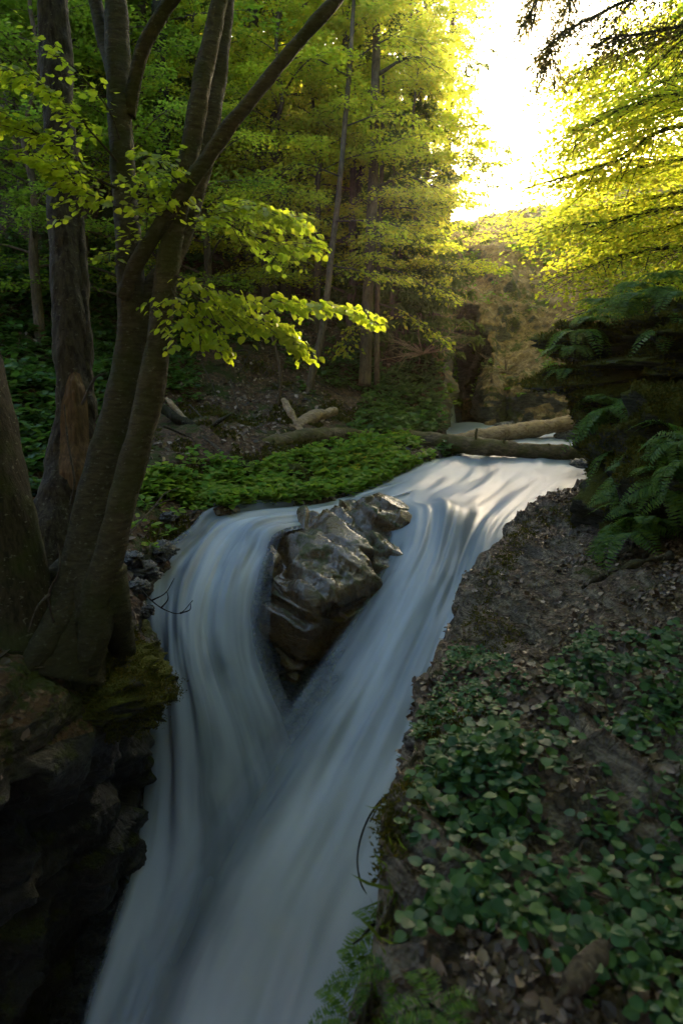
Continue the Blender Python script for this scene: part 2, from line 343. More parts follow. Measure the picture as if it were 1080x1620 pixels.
# base sheet under everything, out to the horizon
xs = np.sinh(np.linspace(-4.6, 4.6, 120)) * 4.5; ys = np.concatenate([-np.sinh(np.linspace(3.6, .2, 40)) * 5, np.sinh(np.linspace(.2, 4.2, 90)) * 6])
X, Y = np.meshgrid(xs, ys); ax = np.abs(X + .02 * Y)
Z = -6.2 + 3.6 * np.clip((Y - 7.0) / 4.0, 0, 1) - .6 * np.clip((Y - 12) / 6, 0, 1) + .42 * np.clip(ax - 5, 0, 60) + 1.2 * np.clip((Y - 30) / 60, 0, 1)
Z = np.where(Y < 4, Z - .06 * (4 - Y), Z) + .70 * np.clip(-Y - 7, 0, 26)  # last term: rise added behind the camera to block sky light
G = np.stack([X, Y, Z], -1); G[..., 2] += .5 * fbm(G * [1, 1, 0], .15, 4, 3)
tag(link('ground', gmesh('ground', G, M['base'])), kind='structure')

# left bank: cliff foot -> edge of the water -> flat bank -> wooded slope
E = [(720, 722, 12), (640, 748, 10.6), (560, 785, 9.2), (450, 800, 8.6), (325, 815, 7.7), (245, 872, 6.7), (222, 935, 5.9), (226, 1000, 5.3), (190, 1050, 4.6), (100, 1090, 4.0), (0, 1130, 3.5), (-150, 1220, 3.0)]
I1 = [(742, 706, 12.6), (688, 715, 11.5), (620, 738, 10.6), (530, 765, 9.7), (430, 775, 9.1), (295, 785, 8.2), (190, 855, 6.4), (165, 950, 5.3), (130, 990, 4.6), (60, 1020, 4.2), (-40, 1040, 3.8), (-250, 1120, 3.1)]
I2 = [(705, 690, 13.2), (640, 688, 12.3), (580, 690, 11.4), (480, 698, 10.6), (400, 705, 10), (290, 715, 9), (170, 800, 7.2), (110, 850, 6.2), (50, 890, 5.3), (-30, 910, 4.8), (-140, 930, 4.2), (-420, 980, 3.4)]
I3 = [(700, 620, 15), (630, 610, 14.6), (560, 600, 14), (480, 590, 13.2), (390, 590, 12.3), (270, 610, 11), (160, 670, 9.4), (70, 700, 8.4), (-10, 720, 7.4), (-110, 740, 6.8), (-260, 760, 6), (-560, 800, 4.7)]
I4 = [(696, 480, 18), (620, 450, 18.4), (530, 430, 18), (450, 405, 17.5), (370, 390, 16.6), (260, 400, 15), (150, 440, 13), (50, 460, 12), (-50, 480, 11), (-160, 490, 10), (-330, 510, 9), (-660, 560, 7)]
I5 = [(690, 330, 25), (620, 250, 26), (530, 200, 26), (440, 150, 25), (350, 110, 24), (250, 90, 22), (140, 90, 20), (30, 100, 18), (-90, 110, 17), (-230, 130, 15), (-420, 160, 13), (-800, 260, 10)]
E, I1, I2, I3, I4, I5 = map(ats, (E, I1, I2, I3, I4, I5))
I6 = I5 + np.array([-3, 6, 4.2])
U1 = E + np.array([.10, -.06, -.45]); U1[7:] = E[7:] + np.array([.10, .12, -.40])
DN1 = [(720, 760, 12), (640, 800, 10.6), (560, 830, 9.2), (450, 860, 8.6), (325, 900, 7.5), (245, 1000, 6.7), (234, 1120, 6.0), (226, 1190, 5.5), (205, 1180, 4.9), (130, 1210, 4.4), (0, 1240, 3.7), (-150, 1330, 3.1)]
DN2 = [(720, 800, 12), (640, 850, 10.6), (560, 900, 9.2), (450, 980, 8.4), (325, 1100, 7.2), (245, 1200, 6.6), (228, 1290, 6.0), (214, 1350, 5.5), (190, 1330, 5.0), (110, 1340, 4.5), (0, 1380, 3.9), (-150, 1460, 3.3)]
DN3 = [(720, 900, 12), (640, 950, 10.6), (560, 1000, 9.2), (450, 1150, 8.2), (325, 1400, 6.8), (205, 1500, 6.1), (165, 1580, 5.5), (128, 1640, 5.2), (100, 1640, 4.9), (60, 1640, 4.5), (-40, 1640, 4.1), (-200, 1700, 3.5)]
DN4 = ats(DN3) + np.array([0, 0, -1.6])
G0 = loft(np.stack([DN4, ats(DN3), ats(DN2), ats(DN1), U1, E, I1, I2, I3, I4, I5, I6]), 300, 330)
vv = np.linspace(0, 11, 330)[:, None]
wall = np.clip(1.3 - np.abs(vv - 2.6) / 2.6, 0, 1)
up_ = np.clip((vv - 6.5) / 2, 0, 1)
G = relief(G0, .05, 1.6, 5, 1, amp2=.02, sc2=7)
G = G + gnorm(G0) * (wall * .10 * fbm(G0 * [1, 1, 1.8], 1.7, 5, 4, True) + up_ * (.28 * fbm(G0, .45, 4, 6) + .05 * fbm(G0, 2.4, 4, 8, True)))[..., None]
K = 128
q = G0[:K + 20] * np.array([1, 1, 1.5]) + .15 * fbm(G0[:K + 20], 2, 3, 11)[..., None]
G[:K + 20] += gnorm(G0)[:K + 20] * (np.clip((K + 20 - np.arange(K + 20)) / 40, 0, 1)[:, None] * np.clip(facets(q, 220, 12, .05, .16, .04) + facets(q, 900, 13, .015, .16, .02), -.14, .11))[..., None]
LB = G
m_lb = gmesh('bank', G[K:], M['ground']); tag(link('ground', m_lb), kind='structure')
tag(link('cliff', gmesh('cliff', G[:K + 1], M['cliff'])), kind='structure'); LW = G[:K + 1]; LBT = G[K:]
SURF.append(LBT[20:])

# right bank: chasm wall -> edge -> littered slab -> slope
RE = ats([(965, 655, 18), (960, 690, 14), (938, 742, 11.2), (928, 768, 9.8), (870, 790, 8.6), (815, 832, 7.4), (768, 890, 6.1), (743, 945, 5.2), (740, 968, 4.9), (722, 1015, 4.4), (690, 1085, 3.75), (650, 1180, 3.1), (634, 1240, 2.8), (590, 1310, 2.5), (580, 1420, 2.2), (570, 1520, 2.0), (555, 1640, 1.8), (480, 1900, 1.45), (300, 2600, 1.0)])
prof = [(.9, -4.2), (.22, -2.2), (.10, -.9), (.02, -.22), (0, 0), (.10, .07), (.42, .12), (.95, .20), (1.6, .38), (2.3, .85), (3.2, 1.7), (5, 3.4), (9, 7.5), (18, 13)]
C = np.stack([RE + np.array([dx, .25 * min(dx, 3), dz]) for dx, dz in prof], 1)
G0 = loft(C[:, ::-1], 300, 420)
cu = np.linspace(13, 0, 300)[None, :]
slab = np.clip((cu - 3.0) / 1.0, 0, 1) * np.clip((9 - cu) / 2, 0, 1); far_ = np.clip((cu - 9) / 2, 0, 1)
n = gnorm(G0)
ly = fbm(np.stack([G0[..., 0] * .6, G0[..., 1] * 1.0, G0[..., 2] * 7 + G0[..., 0] * 1.2 + G0[..., 1] * .9], -1), 1.6, 4, 21, True)
G = G0 + np.array([0, 0, 1.0]) * (slab * (.065 * ly + .035 * fbm(G0, 2.2, 4, 22)) + far_ * .3 * fbm(G0, .6, 4, 25))[..., None]
G = G - n * ((1 - slab) * (1 - far_) * (.07 * fbm(G0 * [1, 1, 2], 2.2, 5, 23, True)))[..., None] * np.sign(n[..., 2:].mean())
q = (G0 * np.array([1, 1, 1.6]))[:, 190:]; wl = np.clip((4.6 - np.linspace(13, 0, 300)[None, :]) / .8, 0, 1) * np.clip((np.linspace(13, 0, 300)[None, :]) / 1, 0, 1)
G = G + np.array([1.0, 0, .25]) * (wl * np.pad(np.clip(facets(q, 200, 26, .05, .15, .04) + facets(q, 600, 27, .018, .15, .02), -.12, .12), ((0, 0), (190, 0))))[..., None]
RB = G[:, ::-1]
tag(link('ground', gmesh('slab', RB, M['slab'])), kind='structure'); SURF.append(RB[:, 90:])

# far hill with its cliff and the grotto
rows = [
 [(640, 760, 17), (686, 750, 15.6), (696, 745, 16.2), (713, 740, 26), (760, 740, 26), (768, 742, 17.6), (800, 740, 17.4), (870, 735, 17.2), (950, 730, 17), (1080, 730, 16), (1300, 720, 14)],
 [(640, 690, 16), (688, 690, 15.4), (696, 690, 16.0), (713, 685, 26), (760, 685, 26), (766, 674, 17.6), (800, 674, 17.4), (870, 668, 17.2), (950, 655, 17), (1080, 650, 16), (1300, 640, 14)],
 [(640, 600, 17), (690, 594, 15.9), (697, 590, 16.6), (714, 600, 27), (760, 600, 27), (770, 595, 18.0), (800, 590, 17.7), (870, 590, 17.5), (950, 570, 17.5), (1080, 560, 17), (1300, 520, 15)],
 [(640, 520, 19), (690, 520, 18), (699, 505, 18.6), (722, 490, 19.5), (754, 490, 19.5), (780, 520, 19.0), (810, 530, 19.5), (870, 520, 19.5), (950, 490, 19.5), (1080, 470, 19), (1300, 400, 17)],
 [(640, 440, 21), (690, 430, 20.5), (712, 425, 21), (730, 425, 23), (752, 432, 23), (790, 440, 20.6), (820, 455, 20.6), (870, 450, 21), (950, 435, 21), (1080, 400, 20.5), (1300, 300, 19)],
 [(640, 400, 24), (690, 385, 24), (715, 378, 24), (735, 376, 24.4), (760, 378, 24), (800, 378, 23.8), (830, 380, 24), (880, 375, 24), (960, 360, 24), (1080, 320, 24), (1300, 220, 22)],
 [(640, 370, 29), (690, 362, 29), (715, 358, 29), (737, 354, 29), (765, 347, 29), (800, 340, 29), (840, 334, 29), (890, 328, 29), (960, 310, 29), (1080, 260, 28), (1300, 150, 26)]]
C = [ats(r) for r in rows]; C.append(C[-1] + np.array([0, 8, .3])); C.append(C[-1] + np.array([0, 20, 2.0]))
G0 = loft(np.stack(C), 300, 260)
G = relief(G0, .20, .9, 5, 31, amp2=.07, sc2=3.2); n = gnorm(G0)
steep = np.clip(1.2 - 1.6 * np.abs(n[..., 2]), 0, 1)
cc = np.linspace(0, 10, 300)[None, :]
G = G + n * (steep * (.12 + .26 * np.clip((cc - 5.5) / 1.5, 0, 1)) * fbm(G0 * [1, 1, .6], .8, 4, 33, True))[..., None]
HR = G; tag(link('hill', gmesh('hill', HR, M['hill'])), kind='structure'); SURF.append(HR[60:])

# bed of the stream under the water
def sheet(C, nu, nv): return loft(np.stack([ats(r) for r in C]), nu, nv)
WC = [[(690, 671, 17.2), (760, 671, 17.2), (830, 671, 17.2), (900, 671, 17.2), (985, 671, 17.2)],
      [(664, 702, 13.4), (740, 702, 13.4), (810, 702, 13.4), (890, 702, 13.4), (990, 702, 13.4)],
      [(640, 726, 11.7), (720, 726, 11.7), (790, 727, 11.65), (870, 728, 11.6), (965, 730, 11.5)],
      [(585, 756, 10.2), (680, 757, 10.1), (770, 759, 9.95), (860, 760, 9.9), (950, 762, 9.8)],
      [(530, 790, 9.0), (640, 786, 9.05), (730, 787, 8.9), (830, 790, 8.75), (915, 795, 8.6)],
      [(590, 832, 8.1), (665, 822, 8.15), (725, 820, 8.0), (790, 826, 7.85), (880, 832, 7.7)],
      [(600, 885, 7.45), (660, 868, 7.45), (710, 868, 7.35), (765, 874, 7.2), (850, 884, 7.0)],
      [(556, 955, 6.95), (625, 935, 6.9), (685, 935, 6.75), (740, 945, 6.65), (820, 958, 6.5)],
      [(478, 1070, 6.35), (560, 1050, 6.25), (630, 1050, 6.1), (700, 1060, 6.0), (790, 1080, 5.9)],
      [(400, 1180, 5.85), (490, 1165, 5.7), (570, 1165, 5.55), (660, 1180, 5.45), (760, 1205, 5.35)],
      [(315, 1300, 5.35), (415, 1290, 5.2), (510, 1292, 5.05), (610, 1305, 4.95), (740, 1330, 4.85)],
      [(225, 1450, 4.9), (335, 1440, 4.75), (440, 1440, 4.6), (560, 1455, 4.5), (710, 1480, 4.4)],
      [(120, 1650, 4.5), (250, 1640, 4.35), (370, 1640, 4.2), (510, 1655, 4.1), (690, 1680, 4.0)],
      [(20, 1900, 4.2), (170, 1890, 4.0), (310, 1890, 3.9), (460, 1900, 3.8), (670, 1920, 3.7)]]
FC = [[(668, 757, 10.3), (664, 766, 9.9), (655, 775, 9.4), (640, 786, 9.0)],
      [(600, 772, 9.7), (600, 782, 9.3), (590, 792, 8.9), (575, 806, 8.4)],
      [(480, 793, 8.9), (490, 802, 8.6), (495, 813, 8.2), (500, 828, 7.8)],
      [(345, 808, 8.0), (380, 815, 7.8), (410, 825, 7.5), (450, 846, 7.25)],
      [(300, 842, 7.4), (335, 845, 7.35), (380, 860, 7.2), (436, 885, 7.0)],
      [(236, 890, 6.8), (300, 905, 6.75), (355, 912, 6.7), (430, 925, 6.8)],
      [(224, 950, 6.5), (285, 965, 6.35), (345, 980, 6.35), (428, 990, 6.5)],
      [(227, 1030, 6.25), (288, 1040, 6.0), (356, 1055, 6.1), (440, 1065, 6.32)],
      [(228, 1130, 6.0), (305, 1130, 5.75), (385, 1150, 5.95), (476, 1165, 6.15)],
      [(224, 1250, 5.75), (315, 1250, 5.5), (415, 1265, 5.8), (500, 1275, 6.3)],
      [(192, 1400, 5.25), (310, 1395, 5.2), (420, 1400, 5.5), (520, 1405, 6.0)],
      [(115, 1650, 4.75), (220, 1640, 4.75), (290, 1640, 4.7), (370, 1650, 4.9)],
      [(90, 1900, 4.8), (160, 1890, 4.5), (240, 1890, 4.4), (330, 1900, 4.6)]]
G = sheet(WC, 90, 260); W0 = G.copy()
bed = np.concatenate([G[:, :1] + [-.7, 0, 0], G, G[:, -1:] + [.5, 0, 0]], 1) + np.array([0, .22, -.32])
bed = relief(bed, .06, 1.5, 5, 41, True)
tag(link('stream_bed', gmesh('stream_bed', bed, M['bed'])), kind='structure')
G = sheet(FC, 80, 240)
bed = np.concatenate([G[:, :1] + [-.5, 0, 0], G, G[:, -1:] + [.5, 0, 0]], 1) + np.array([0, .25, -.26])
bed = relief(bed, .06, 1.5, 5, 42, True)
tag(link('stream_bed', gmesh('stream_bed', bed, M['bed'])), kind='structure')
def flow(G, seed, amp):
    a, b = G.shape[:2]
    L = np.concatenate([[0], np.cumsum(np.linalg.norm(np.diff(G[:, b // 2], axis=0), axis=1))])
    u, l = np.meshgrid(np.linspace(0, 1, b), L)
    d = amp * fbm(np.stack([u * 5, l * .45, 0 * u], -1), 1, 3, seed) + amp * .4 * fbm(np.stack([u * 14, l * .5, 0 * u + 3], -1), 1, 2, seed + 3)
    n = gnorm(G); n *= np.sign(n[..., 2:] + 1e-6); return G + n * d[..., None]
Gw = flow(sheet(WC, 120, 320), 51, .05); hump = at(694, 812, 8.15)
Gw[..., 2] += .13 * np.exp(-((Gw[..., 0] - hump[0]) ** 2 / .16 + (Gw[..., 1] - hump[1]) ** 2 / .30))
tag(link('water', gmesh('water', Gw, M['water'])), kind='structure')
tag(link('water', gmesh('waterfall', flow(sheet(FC, 110, 300), 52, .06), M['fall'])), kind='structure')

# the boulder that splits the stream
ring = [[(598, 779, 8.5), (598, 779, 8.5), (600, 779, 8.5)],
        [(560, 792, 8.4), (600, 795, 8.15), (645, 797, 8.35)],
        [(480, 820, 8.0), (572, 842, 7.65), (662, 834, 8.1)],
        [(424, 842, 7.65), (545, 885, 7.2), (652, 860, 7.75)],
        [(416, 878, 7.2), (508, 925, 6.85), (640, 888, 7.4)],
        [(422, 910, 7.0), (500, 958, 6.62), (602, 928, 7.1)],
        [(420, 950, 6.95), (490, 990, 6.62), (572, 970, 6.95)],
        [(414, 995, 6.9), (480, 1030, 6.68), (540, 1015, 6.85)],
        [(428, 1042, 6.9), (470, 1062, 6.72), (505, 1055, 6.8)],
        [(444, 1080, 6.9), (466, 1088, 6.8), (486, 1080, 6.85)],
        [(466, 1110, 6.95), (466, 1112, 6.95), (467, 1110, 6.95)]]
rows = []
for k, (l, f, r) in enumerate(ring):
    l, f, r = at(*l), at(*f), at(*r); c = .5 * (l + r); w = np.linalg.norm(r - l)
    bk = c + np.array([0, .9 * min(1, w), -.25 * min(1, w)]); 
    lf = .5 * (l + f) + .12 * (f - c); rf = .5 * (r + f) + .12 * (f - c)
    rows.append([bk, .5 * (bk + l) + .15 * (l - c), l, lf, f, rf, r, .5 * (bk + r) + .15 * (r - c), bk])
G0 = loft(np.array(rows), 300, 240); n = gnorm(G0); cen = G0.mean((0, 1)); n *= np.sign(((G0 - cen) * n).sum(-1).mean())
q = np.stack([G0[..., 0] * 1.0 - G0[..., 2] * .6, G0[..., 1], G0[..., 2] * 1.6 + G0[..., 0] * .8], -1)
topm = np.clip((np.linspace(0, 10, 240)[:, None] - .2) / 1.2, 0, 1) * np.clip((10 - np.linspace(0, 10, 240)[:, None]) / 1.2, 0, 1)
up2 = np.clip((6.0 - np.linspace(0, 10, 240)[:, None]) / 1.5, .35, 1)
wq = q + .12 * np.stack([fbm(q, 1.7, 3, 61), fbm(q, 1.7, 3, 62), fbm(q, 1.7, 3, 63)], -1)
qs = np.stack([q[..., 0] + .5 * q[..., 1], q[..., 1] - .3 * q[..., 2], 1.9 * q[..., 2] + .5 * q[..., 1]], -1) + .06 * np.stack([fbm(q, 3, 3, 61), fbm(q, 3, 3, 62), fbm(q, 3, 3, 63)], -1)
d = 1.0 * facets(qs, 34, 64, .055, .22, .035) + facets(qs, 260, 65, .016, .22, .012) + .016 * fbm(q, 6, 4, 66, True) + .004 * fbm(q, 26, 3, 67)
d = np.clip(d, -.14, .14)
side = 1 - .65 * np.exp(-((np.linspace(0, 8, 300)[None, :] - 6.0) / .7) ** 2)
G = G0 + n * (d * side * topm * up2)[..., None]; G[:, -1] = G[:, 0]
tag(link('boulder', gmesh('boulder', G, M['boulder'])), 'large wet brown boulder splitting the stream above the falls', 'boulder')
# ---------------------------------------------------------------- trees
def beech_meshes(seed, H, Rc, r0, cb=.3, nl=30, tw=15, lf=38, ls=.115, lean=(0, 0), mat='beech', droop=.1, bark='bark_far', nrmjit=.45):
    rg = np.random.default_rng(seed)
    n = 9; z = np.linspace(-.4, H, n); wob = rg.normal(0, .012 * H, (n, 2)); wob[:2] = 0
    T = np.stack([wob[:, 0] + lean[0] * (np.maximum(z, 0) / H) ** 1.5 * H, wob[:, 1] + lean[1] * (np.maximum(z, 0) / H) ** 1.5 * H, z], 1)
    mb = MB(); mb.add(*tube(T, r0 * np.linspace(1.15, .12, n) ** 1.0, 9, 28, r0 * .06, seed))
    P, D, N = [], [], []
    for i in range(nl):
        t = cb + (1 - cb) * (i + rg.uniform(0, .9)) / nl; f = t * (n - 1); k = min(int(f), n - 2)
        b = T[k] + (T[k + 1] - T[k]) * (f - k)
        az = i * 2.4 + rg.normal(0, .5); L = Rc * (1.0 - .62 * ((t - cb) / (1 - cb)) ** 1.6) * rg.uniform(.6, 1.12)
        e0 = R(rg.uniform(15, 45)); s = np.linspace(0, 1, 6)
        o = np.array([math.cos(az), math.sin(az), 0]); sd = np.array([-o[1], o[0], 0])
        hz = L * s; up = L * (math.tan(e0) * s - (math.tan(e0) * .55 + droop) * s ** 2) * .8
        B = b + o * hz[:, None] + np.array([0, 0, 1]) * up[:, None] + sd * (rg.normal(0, .06) * L * s ** 2)[:, None]
        mb.add(*tube(B, r0 * .30 * (1.15 - .8 * t) * np.linspace(1, .12, 6), 5, 10, cap=False))
        m = tw; ss = np.linspace(.18, 1, m) ** .85
        Bp = cr(B, 40); idx = (ss * 39).astype(int); base = Bp[idx]; tg = unit(np.gradient(Bp, axis=0))[idx]
        side = np.where(np.arange(m) % 2 == 0, 1, -1)
        an = side * R(50) * rg.uniform(.6, 1.2, m); ca, sa = np.cos(an), np.sin(an)
        td = np.stack([tg[:, 0] * ca - tg[:, 1] * sa, tg[:, 0] * sa + tg[:, 1] * ca, tg[:, 2] * .4 - .06], 1); td = unit(td)
        tl = L * .42 * (1.1 - .65 * ss) * rg.uniform(.6, 1.2, m)
        for q in range(m):
            if q % 2 == 0: mb.add(*tube(np.array([base[q], base[q] + td[q] * tl[q] * .5, base[q] + td[q] * tl[q] + [0, 0, -.03 * tl[q]]]), [r0 * .035, r0 * .02, r0 * .008], 3, cap=False))
        tt = rg.uniform(.05, 1.05, (m, lf)); lat = rg.normal(0, .20, (m, lf)) * tl[:, None] * (1.15 - tt * .7)
        ts = np.stack([-td[:, 1], td[:, 0], 0 * td[:, 0]], 1)
        p = base[:, None] + td[:, None] * (tt * tl[:, None])[..., None] + ts[:, None] * lat[..., None]
        p[..., 2] += rg.normal(0, .055, (m, lf)) * (1 + tl[:, None]) - .05 * tt ** 2 * tl[:, None]
        d = td[:, None] + ts[:, None] * np.sign(lat)[..., None] * rg.uniform(.3, 1.3, (m, lf))[..., None] + rg.normal(0, .25, (m, lf, 3))
        P.append(p.reshape(-1, 3)); D.append(d.reshape(-1, 3))
    P = np.concatenate(P); D = np.concatenate(D); k = len(P)
    N = np.array([0, 0, 1.0]) + rg.normal(0, nrmjit, (k, 3))
    V, F = leaves(P, D, N, ls * rg.uniform(.5, 1.25, k), QUAD, 1.25)
    return mb.me('trunk', M[bark]), mesh('crown', V, F, M[mat], smooth=False)
def spruce_meshes(seed, H, Rc, r0, cb=.12, nw=26, nb=7, mat='needle', gap=0.0, droop=.35):
    rg = np.random.default_rng(seed); mb = MB()
    T = np.stack([rg.normal(0, .01, 7), rg.normal(0, .01, 7), np.linspace(-.4, H, 7)], 1)
    mb.add(*tube(T, r0 * np.linspace(1.1, .06, 7), 9, 26, r0 * .06, seed))
    P, D, N, S = [], [], [], []
    for w in range(nw):
        t = cb + (1 - cb) * ((w + rg.uniform(-.3, .3)) / nw); t = min(max(t, cb), .985); z = t * H
        L0 = Rc * (1 - (t - cb) / (1 - cb)) ** .8 + .12
        for b in range(nb):
            if rg.random() < gap: continue
            az = w * 1.1 + b * 2 * np.pi / nb + rg.normal(0, .25); L = L0 * rg.uniform(.55, 1.1)
            o = np.array([math.cos(az), math.sin(az), 0]); sd = np.array([-o[1], o[0], 0]); s = np.linspace(0, 1, 5)
            B = np.array([0, 0, z]) + o * (L * s)[:, None] + np.array([0, 0, 1]) * (L * (.12 * s - droop * s ** 1.5 + .12 * s ** 4))[:, None]
            mb.add(*tube(B, r0 * .13 * np.linspace(1, .15, 5), 4, 7, cap=False))
            m = max(6, int(L * 16)); ss = rg.uniform(.12, 1.0, m) ** .8; Bp = cr(B, 30); ix = (ss * 29).astype(int)
            side = np.where(rg.random(m) < .5, -1, 1); bl = (.12 + L * .30 * (1.05 - ss)) * rg.uniform(.5, 1.1, m)
            d = unit(o * .75 + sd * side[:, None] * .8 + np.array([0, 0, -.38]) + rg.normal(0, .12, (m, 3)))
            for j in np.linspace(.05, 1, 6):
                P.append(Bp[ix] + d * (bl * j)[:, None] + rg.normal(0, .015, (m, 3)) - np.array([0, 0, .08]) * j * j)
                D.append(d + rg.normal(0, .45, (m, 3)) + np.array([0, 0, -.15])); N.append(np.array([0, 0, 1.0]) + rg.normal(0, .4, (m, 3))); S.append(np.full(m, .17) * rg.uniform(.6, 1.2, m))
    V, F = leaves(np.concatenate(P), np.concatenate(D), np.concatenate(N), np.concatenate(S), QUAD, .55)
    return mb.me('trunk', M['bark_far']), mesh('crown', V, F, M[mat], smooth=False)
def tree(name, me, loc, rz, sc, label, group=None, cat='tree'):
    e = link(name, None, loc=loc); e.rotation_euler = (0, 0, rz); e.scale = (sc,) * 3 if np.isscalar(sc) else sc
    link('trunk', me[0], e); link('crown', me[1], e)
    return tag(e, label, cat, group)
BE = [beech_meshes(101, 12, 4.2, .17, .14), beech_meshes(102, 12, 3.8, .15, .20, lean=(.08, 0)), beech_meshes(103, 11, 4.4, .16, .12, nl=36)]
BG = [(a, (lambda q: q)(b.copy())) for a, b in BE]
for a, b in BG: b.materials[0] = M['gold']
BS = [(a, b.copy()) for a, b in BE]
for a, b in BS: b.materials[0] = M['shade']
SPR = [spruce_meshes(201, 14, 2.3, .17, gap=.2), spruce_meshes(202, 14, 1.9, .15, .25, droop=.45, gap=.3), spruce_meshes(203, 6, 1.5, .08, .06, nw=18)]
def spot(px, D, py=None):
    """stand a tree on the slope behind photo column px at depth D"""
    x = at(px, 500, D)[0]; y = at(px, 500, D)[1]; return np.array((x, y, ground_z(x, y) - .1))
TG = 'leafy beeches on the left slope'
plan = [  # kind, px, D, scale, label
 (BE, 1, 545, 19.5, 1.0, 'tall golden green beech at the left rim of the sky gap'),
 (BE, 0, 500, 19, 1.0, 'sunlit beech rising behind the slender pale sapling'),
 (BE, 2, 470, 18, .95, 'yellow green beech left of the slender pale sapling'),
 (BE, 1, 400, 17, .95, 'bright beech behind the long slanting limb of the big tree'),
 (BE, 0, 350, 20, 1.0, 'beech high on the slope behind the forked stems'),
 (BE, 0, 570, 26, 1.1, 'tall far beech with gold leaves beside the dark spruce'),
 (BE, 2, 645, 22, .75, 'golden beech crowding the lower left rim of the sky gap'),
 (BE, 0, 455, 15.5, .85, 'bright low beech behind the hanging sprays'),
 (BE, 1, 560, 16.5, .7, 'beech with layered boughs around the reddish trunk'),
 (BE, 2, 385, 21, 1.0, 'green gold beech between the slanting limb and the bent trunk'),
 (BE, 0, 515, 21, 1.1, 'tall yellow beech filling the top centre'),
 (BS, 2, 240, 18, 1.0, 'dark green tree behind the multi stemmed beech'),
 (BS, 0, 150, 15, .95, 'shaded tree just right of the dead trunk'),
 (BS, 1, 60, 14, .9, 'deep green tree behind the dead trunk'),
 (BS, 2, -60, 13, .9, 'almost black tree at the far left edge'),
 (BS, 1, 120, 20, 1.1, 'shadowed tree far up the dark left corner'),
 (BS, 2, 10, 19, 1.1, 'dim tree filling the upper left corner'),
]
plan += [(BE, k, px, D, sc, lab) for k, px, D, sc, lab in [
 (0, 330, 13.5, .50, 'young beech on the slope behind the upper spray'), (1, 420, 14.5, .58, 'young beech above the brown slope'), (2, 500, 15, .55, 'young beech at the left of the pale sapling'),
 (0, 555, 15.5, .60, 'young layered beech between pale sapling and reddish trunk'), (1, 625, 16, .55, 'young beech right of the thin straight stem'), (2, 660, 17, .60, 'young beech above the mossy cliff end'),
 (1, 380, 17, .7, 'half grown beech high behind the hanging sprays'), (0, 470, 20, .75, 'half grown beech beside the bent old trunk'), (2, 290, 16, .6, 'half grown beech seen through the forked stems')]]
plan += [(BS, k, px, D, sc, lab) for k, px, D, sc, lab in [
 (0, 215, 12, .55, 'young shaded beech between dead trunk and big stems'), (1, 60, 11, .55, 'young shaded beech left of the dead trunk'), (2, 140, 13.5, .7, 'half grown shaded beech behind the near spray')]]
for i, (S, k, px, D, sc, lab) in enumerate(plan):
    tree('beech_tree', S[k], spot(px, D), i * 2.1, sc, lab, TG)
sp = [
 (0, 700, 25, .95, 'tall dark spruce edging the bright sky gap'),
 (1, 640, 23, .8, 'spruce with drooping boughs beside the golden beech'),
 (1, 590, 17.5, .75, 'thin spruce with a bare reddish lower trunk'),
 (2, 665, 16.6, 1.0, 'small light green spruce above the mossy cliff end'),
 (2, 620, 15.6, .9, 'low bushy spruce on the bank left of the grotto'),
 (2, 560, 16.5, .8, 'little spruce standing behind the reddish trunk'),
 (1, 250, 14, .95, 'dark straight spruce trunk between the forked stems'),
 (1, 330, 22, 1.0, 'slim spruce in shade behind the crossing limbs'),
 (0, 90, 17, 1.0, 'dark spruce left behind the dead trunk'),
]
for i, (k, px, D, sc, lab) in enumerate(sp):
    tree('spruce_tree', SPR[k], spot(px, D), i * 1.3, sc, lab, 'spruces on the left slope', 'spruce')
# right side: yellow beeches leaning in over the stream, and far golden trees behind the crest
for i, (S, k, px, D, sc, lab) in enumerate([
 (BE, 1, 1120, 19, .95, 'yellow beech on the right slope above the brown hill'),
 (BE, 0, 1065, 24, .95, 'golden beech on top of the brown hill'),
 (BE, 2, 1200, 15, .85, 'low spreading beech over the mossy overhang'),
 (BE, 2, 1280, 20, 1.2, 'tall beech filling the upper right edge'),
 (BE, 0, 1330, 13.5, 1.1, 'broad beech crown spreading over the top right corner')]):
    tree('beech_tree', S[k], spot(px, D), 3 + i * 1.7, sc, lab, 'beeches on the right slope')
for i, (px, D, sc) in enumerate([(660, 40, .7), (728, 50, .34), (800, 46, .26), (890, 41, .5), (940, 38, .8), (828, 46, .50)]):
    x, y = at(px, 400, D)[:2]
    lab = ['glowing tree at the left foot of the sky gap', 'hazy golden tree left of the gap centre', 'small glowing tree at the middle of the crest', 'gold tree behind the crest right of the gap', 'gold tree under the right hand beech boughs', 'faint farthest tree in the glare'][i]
    tree('beech_tree', BG[i % 3], (x, y, at(px, 345, D)[2] - 3.0), i * 2.2, sc, lab, 'far trees behind the crest')

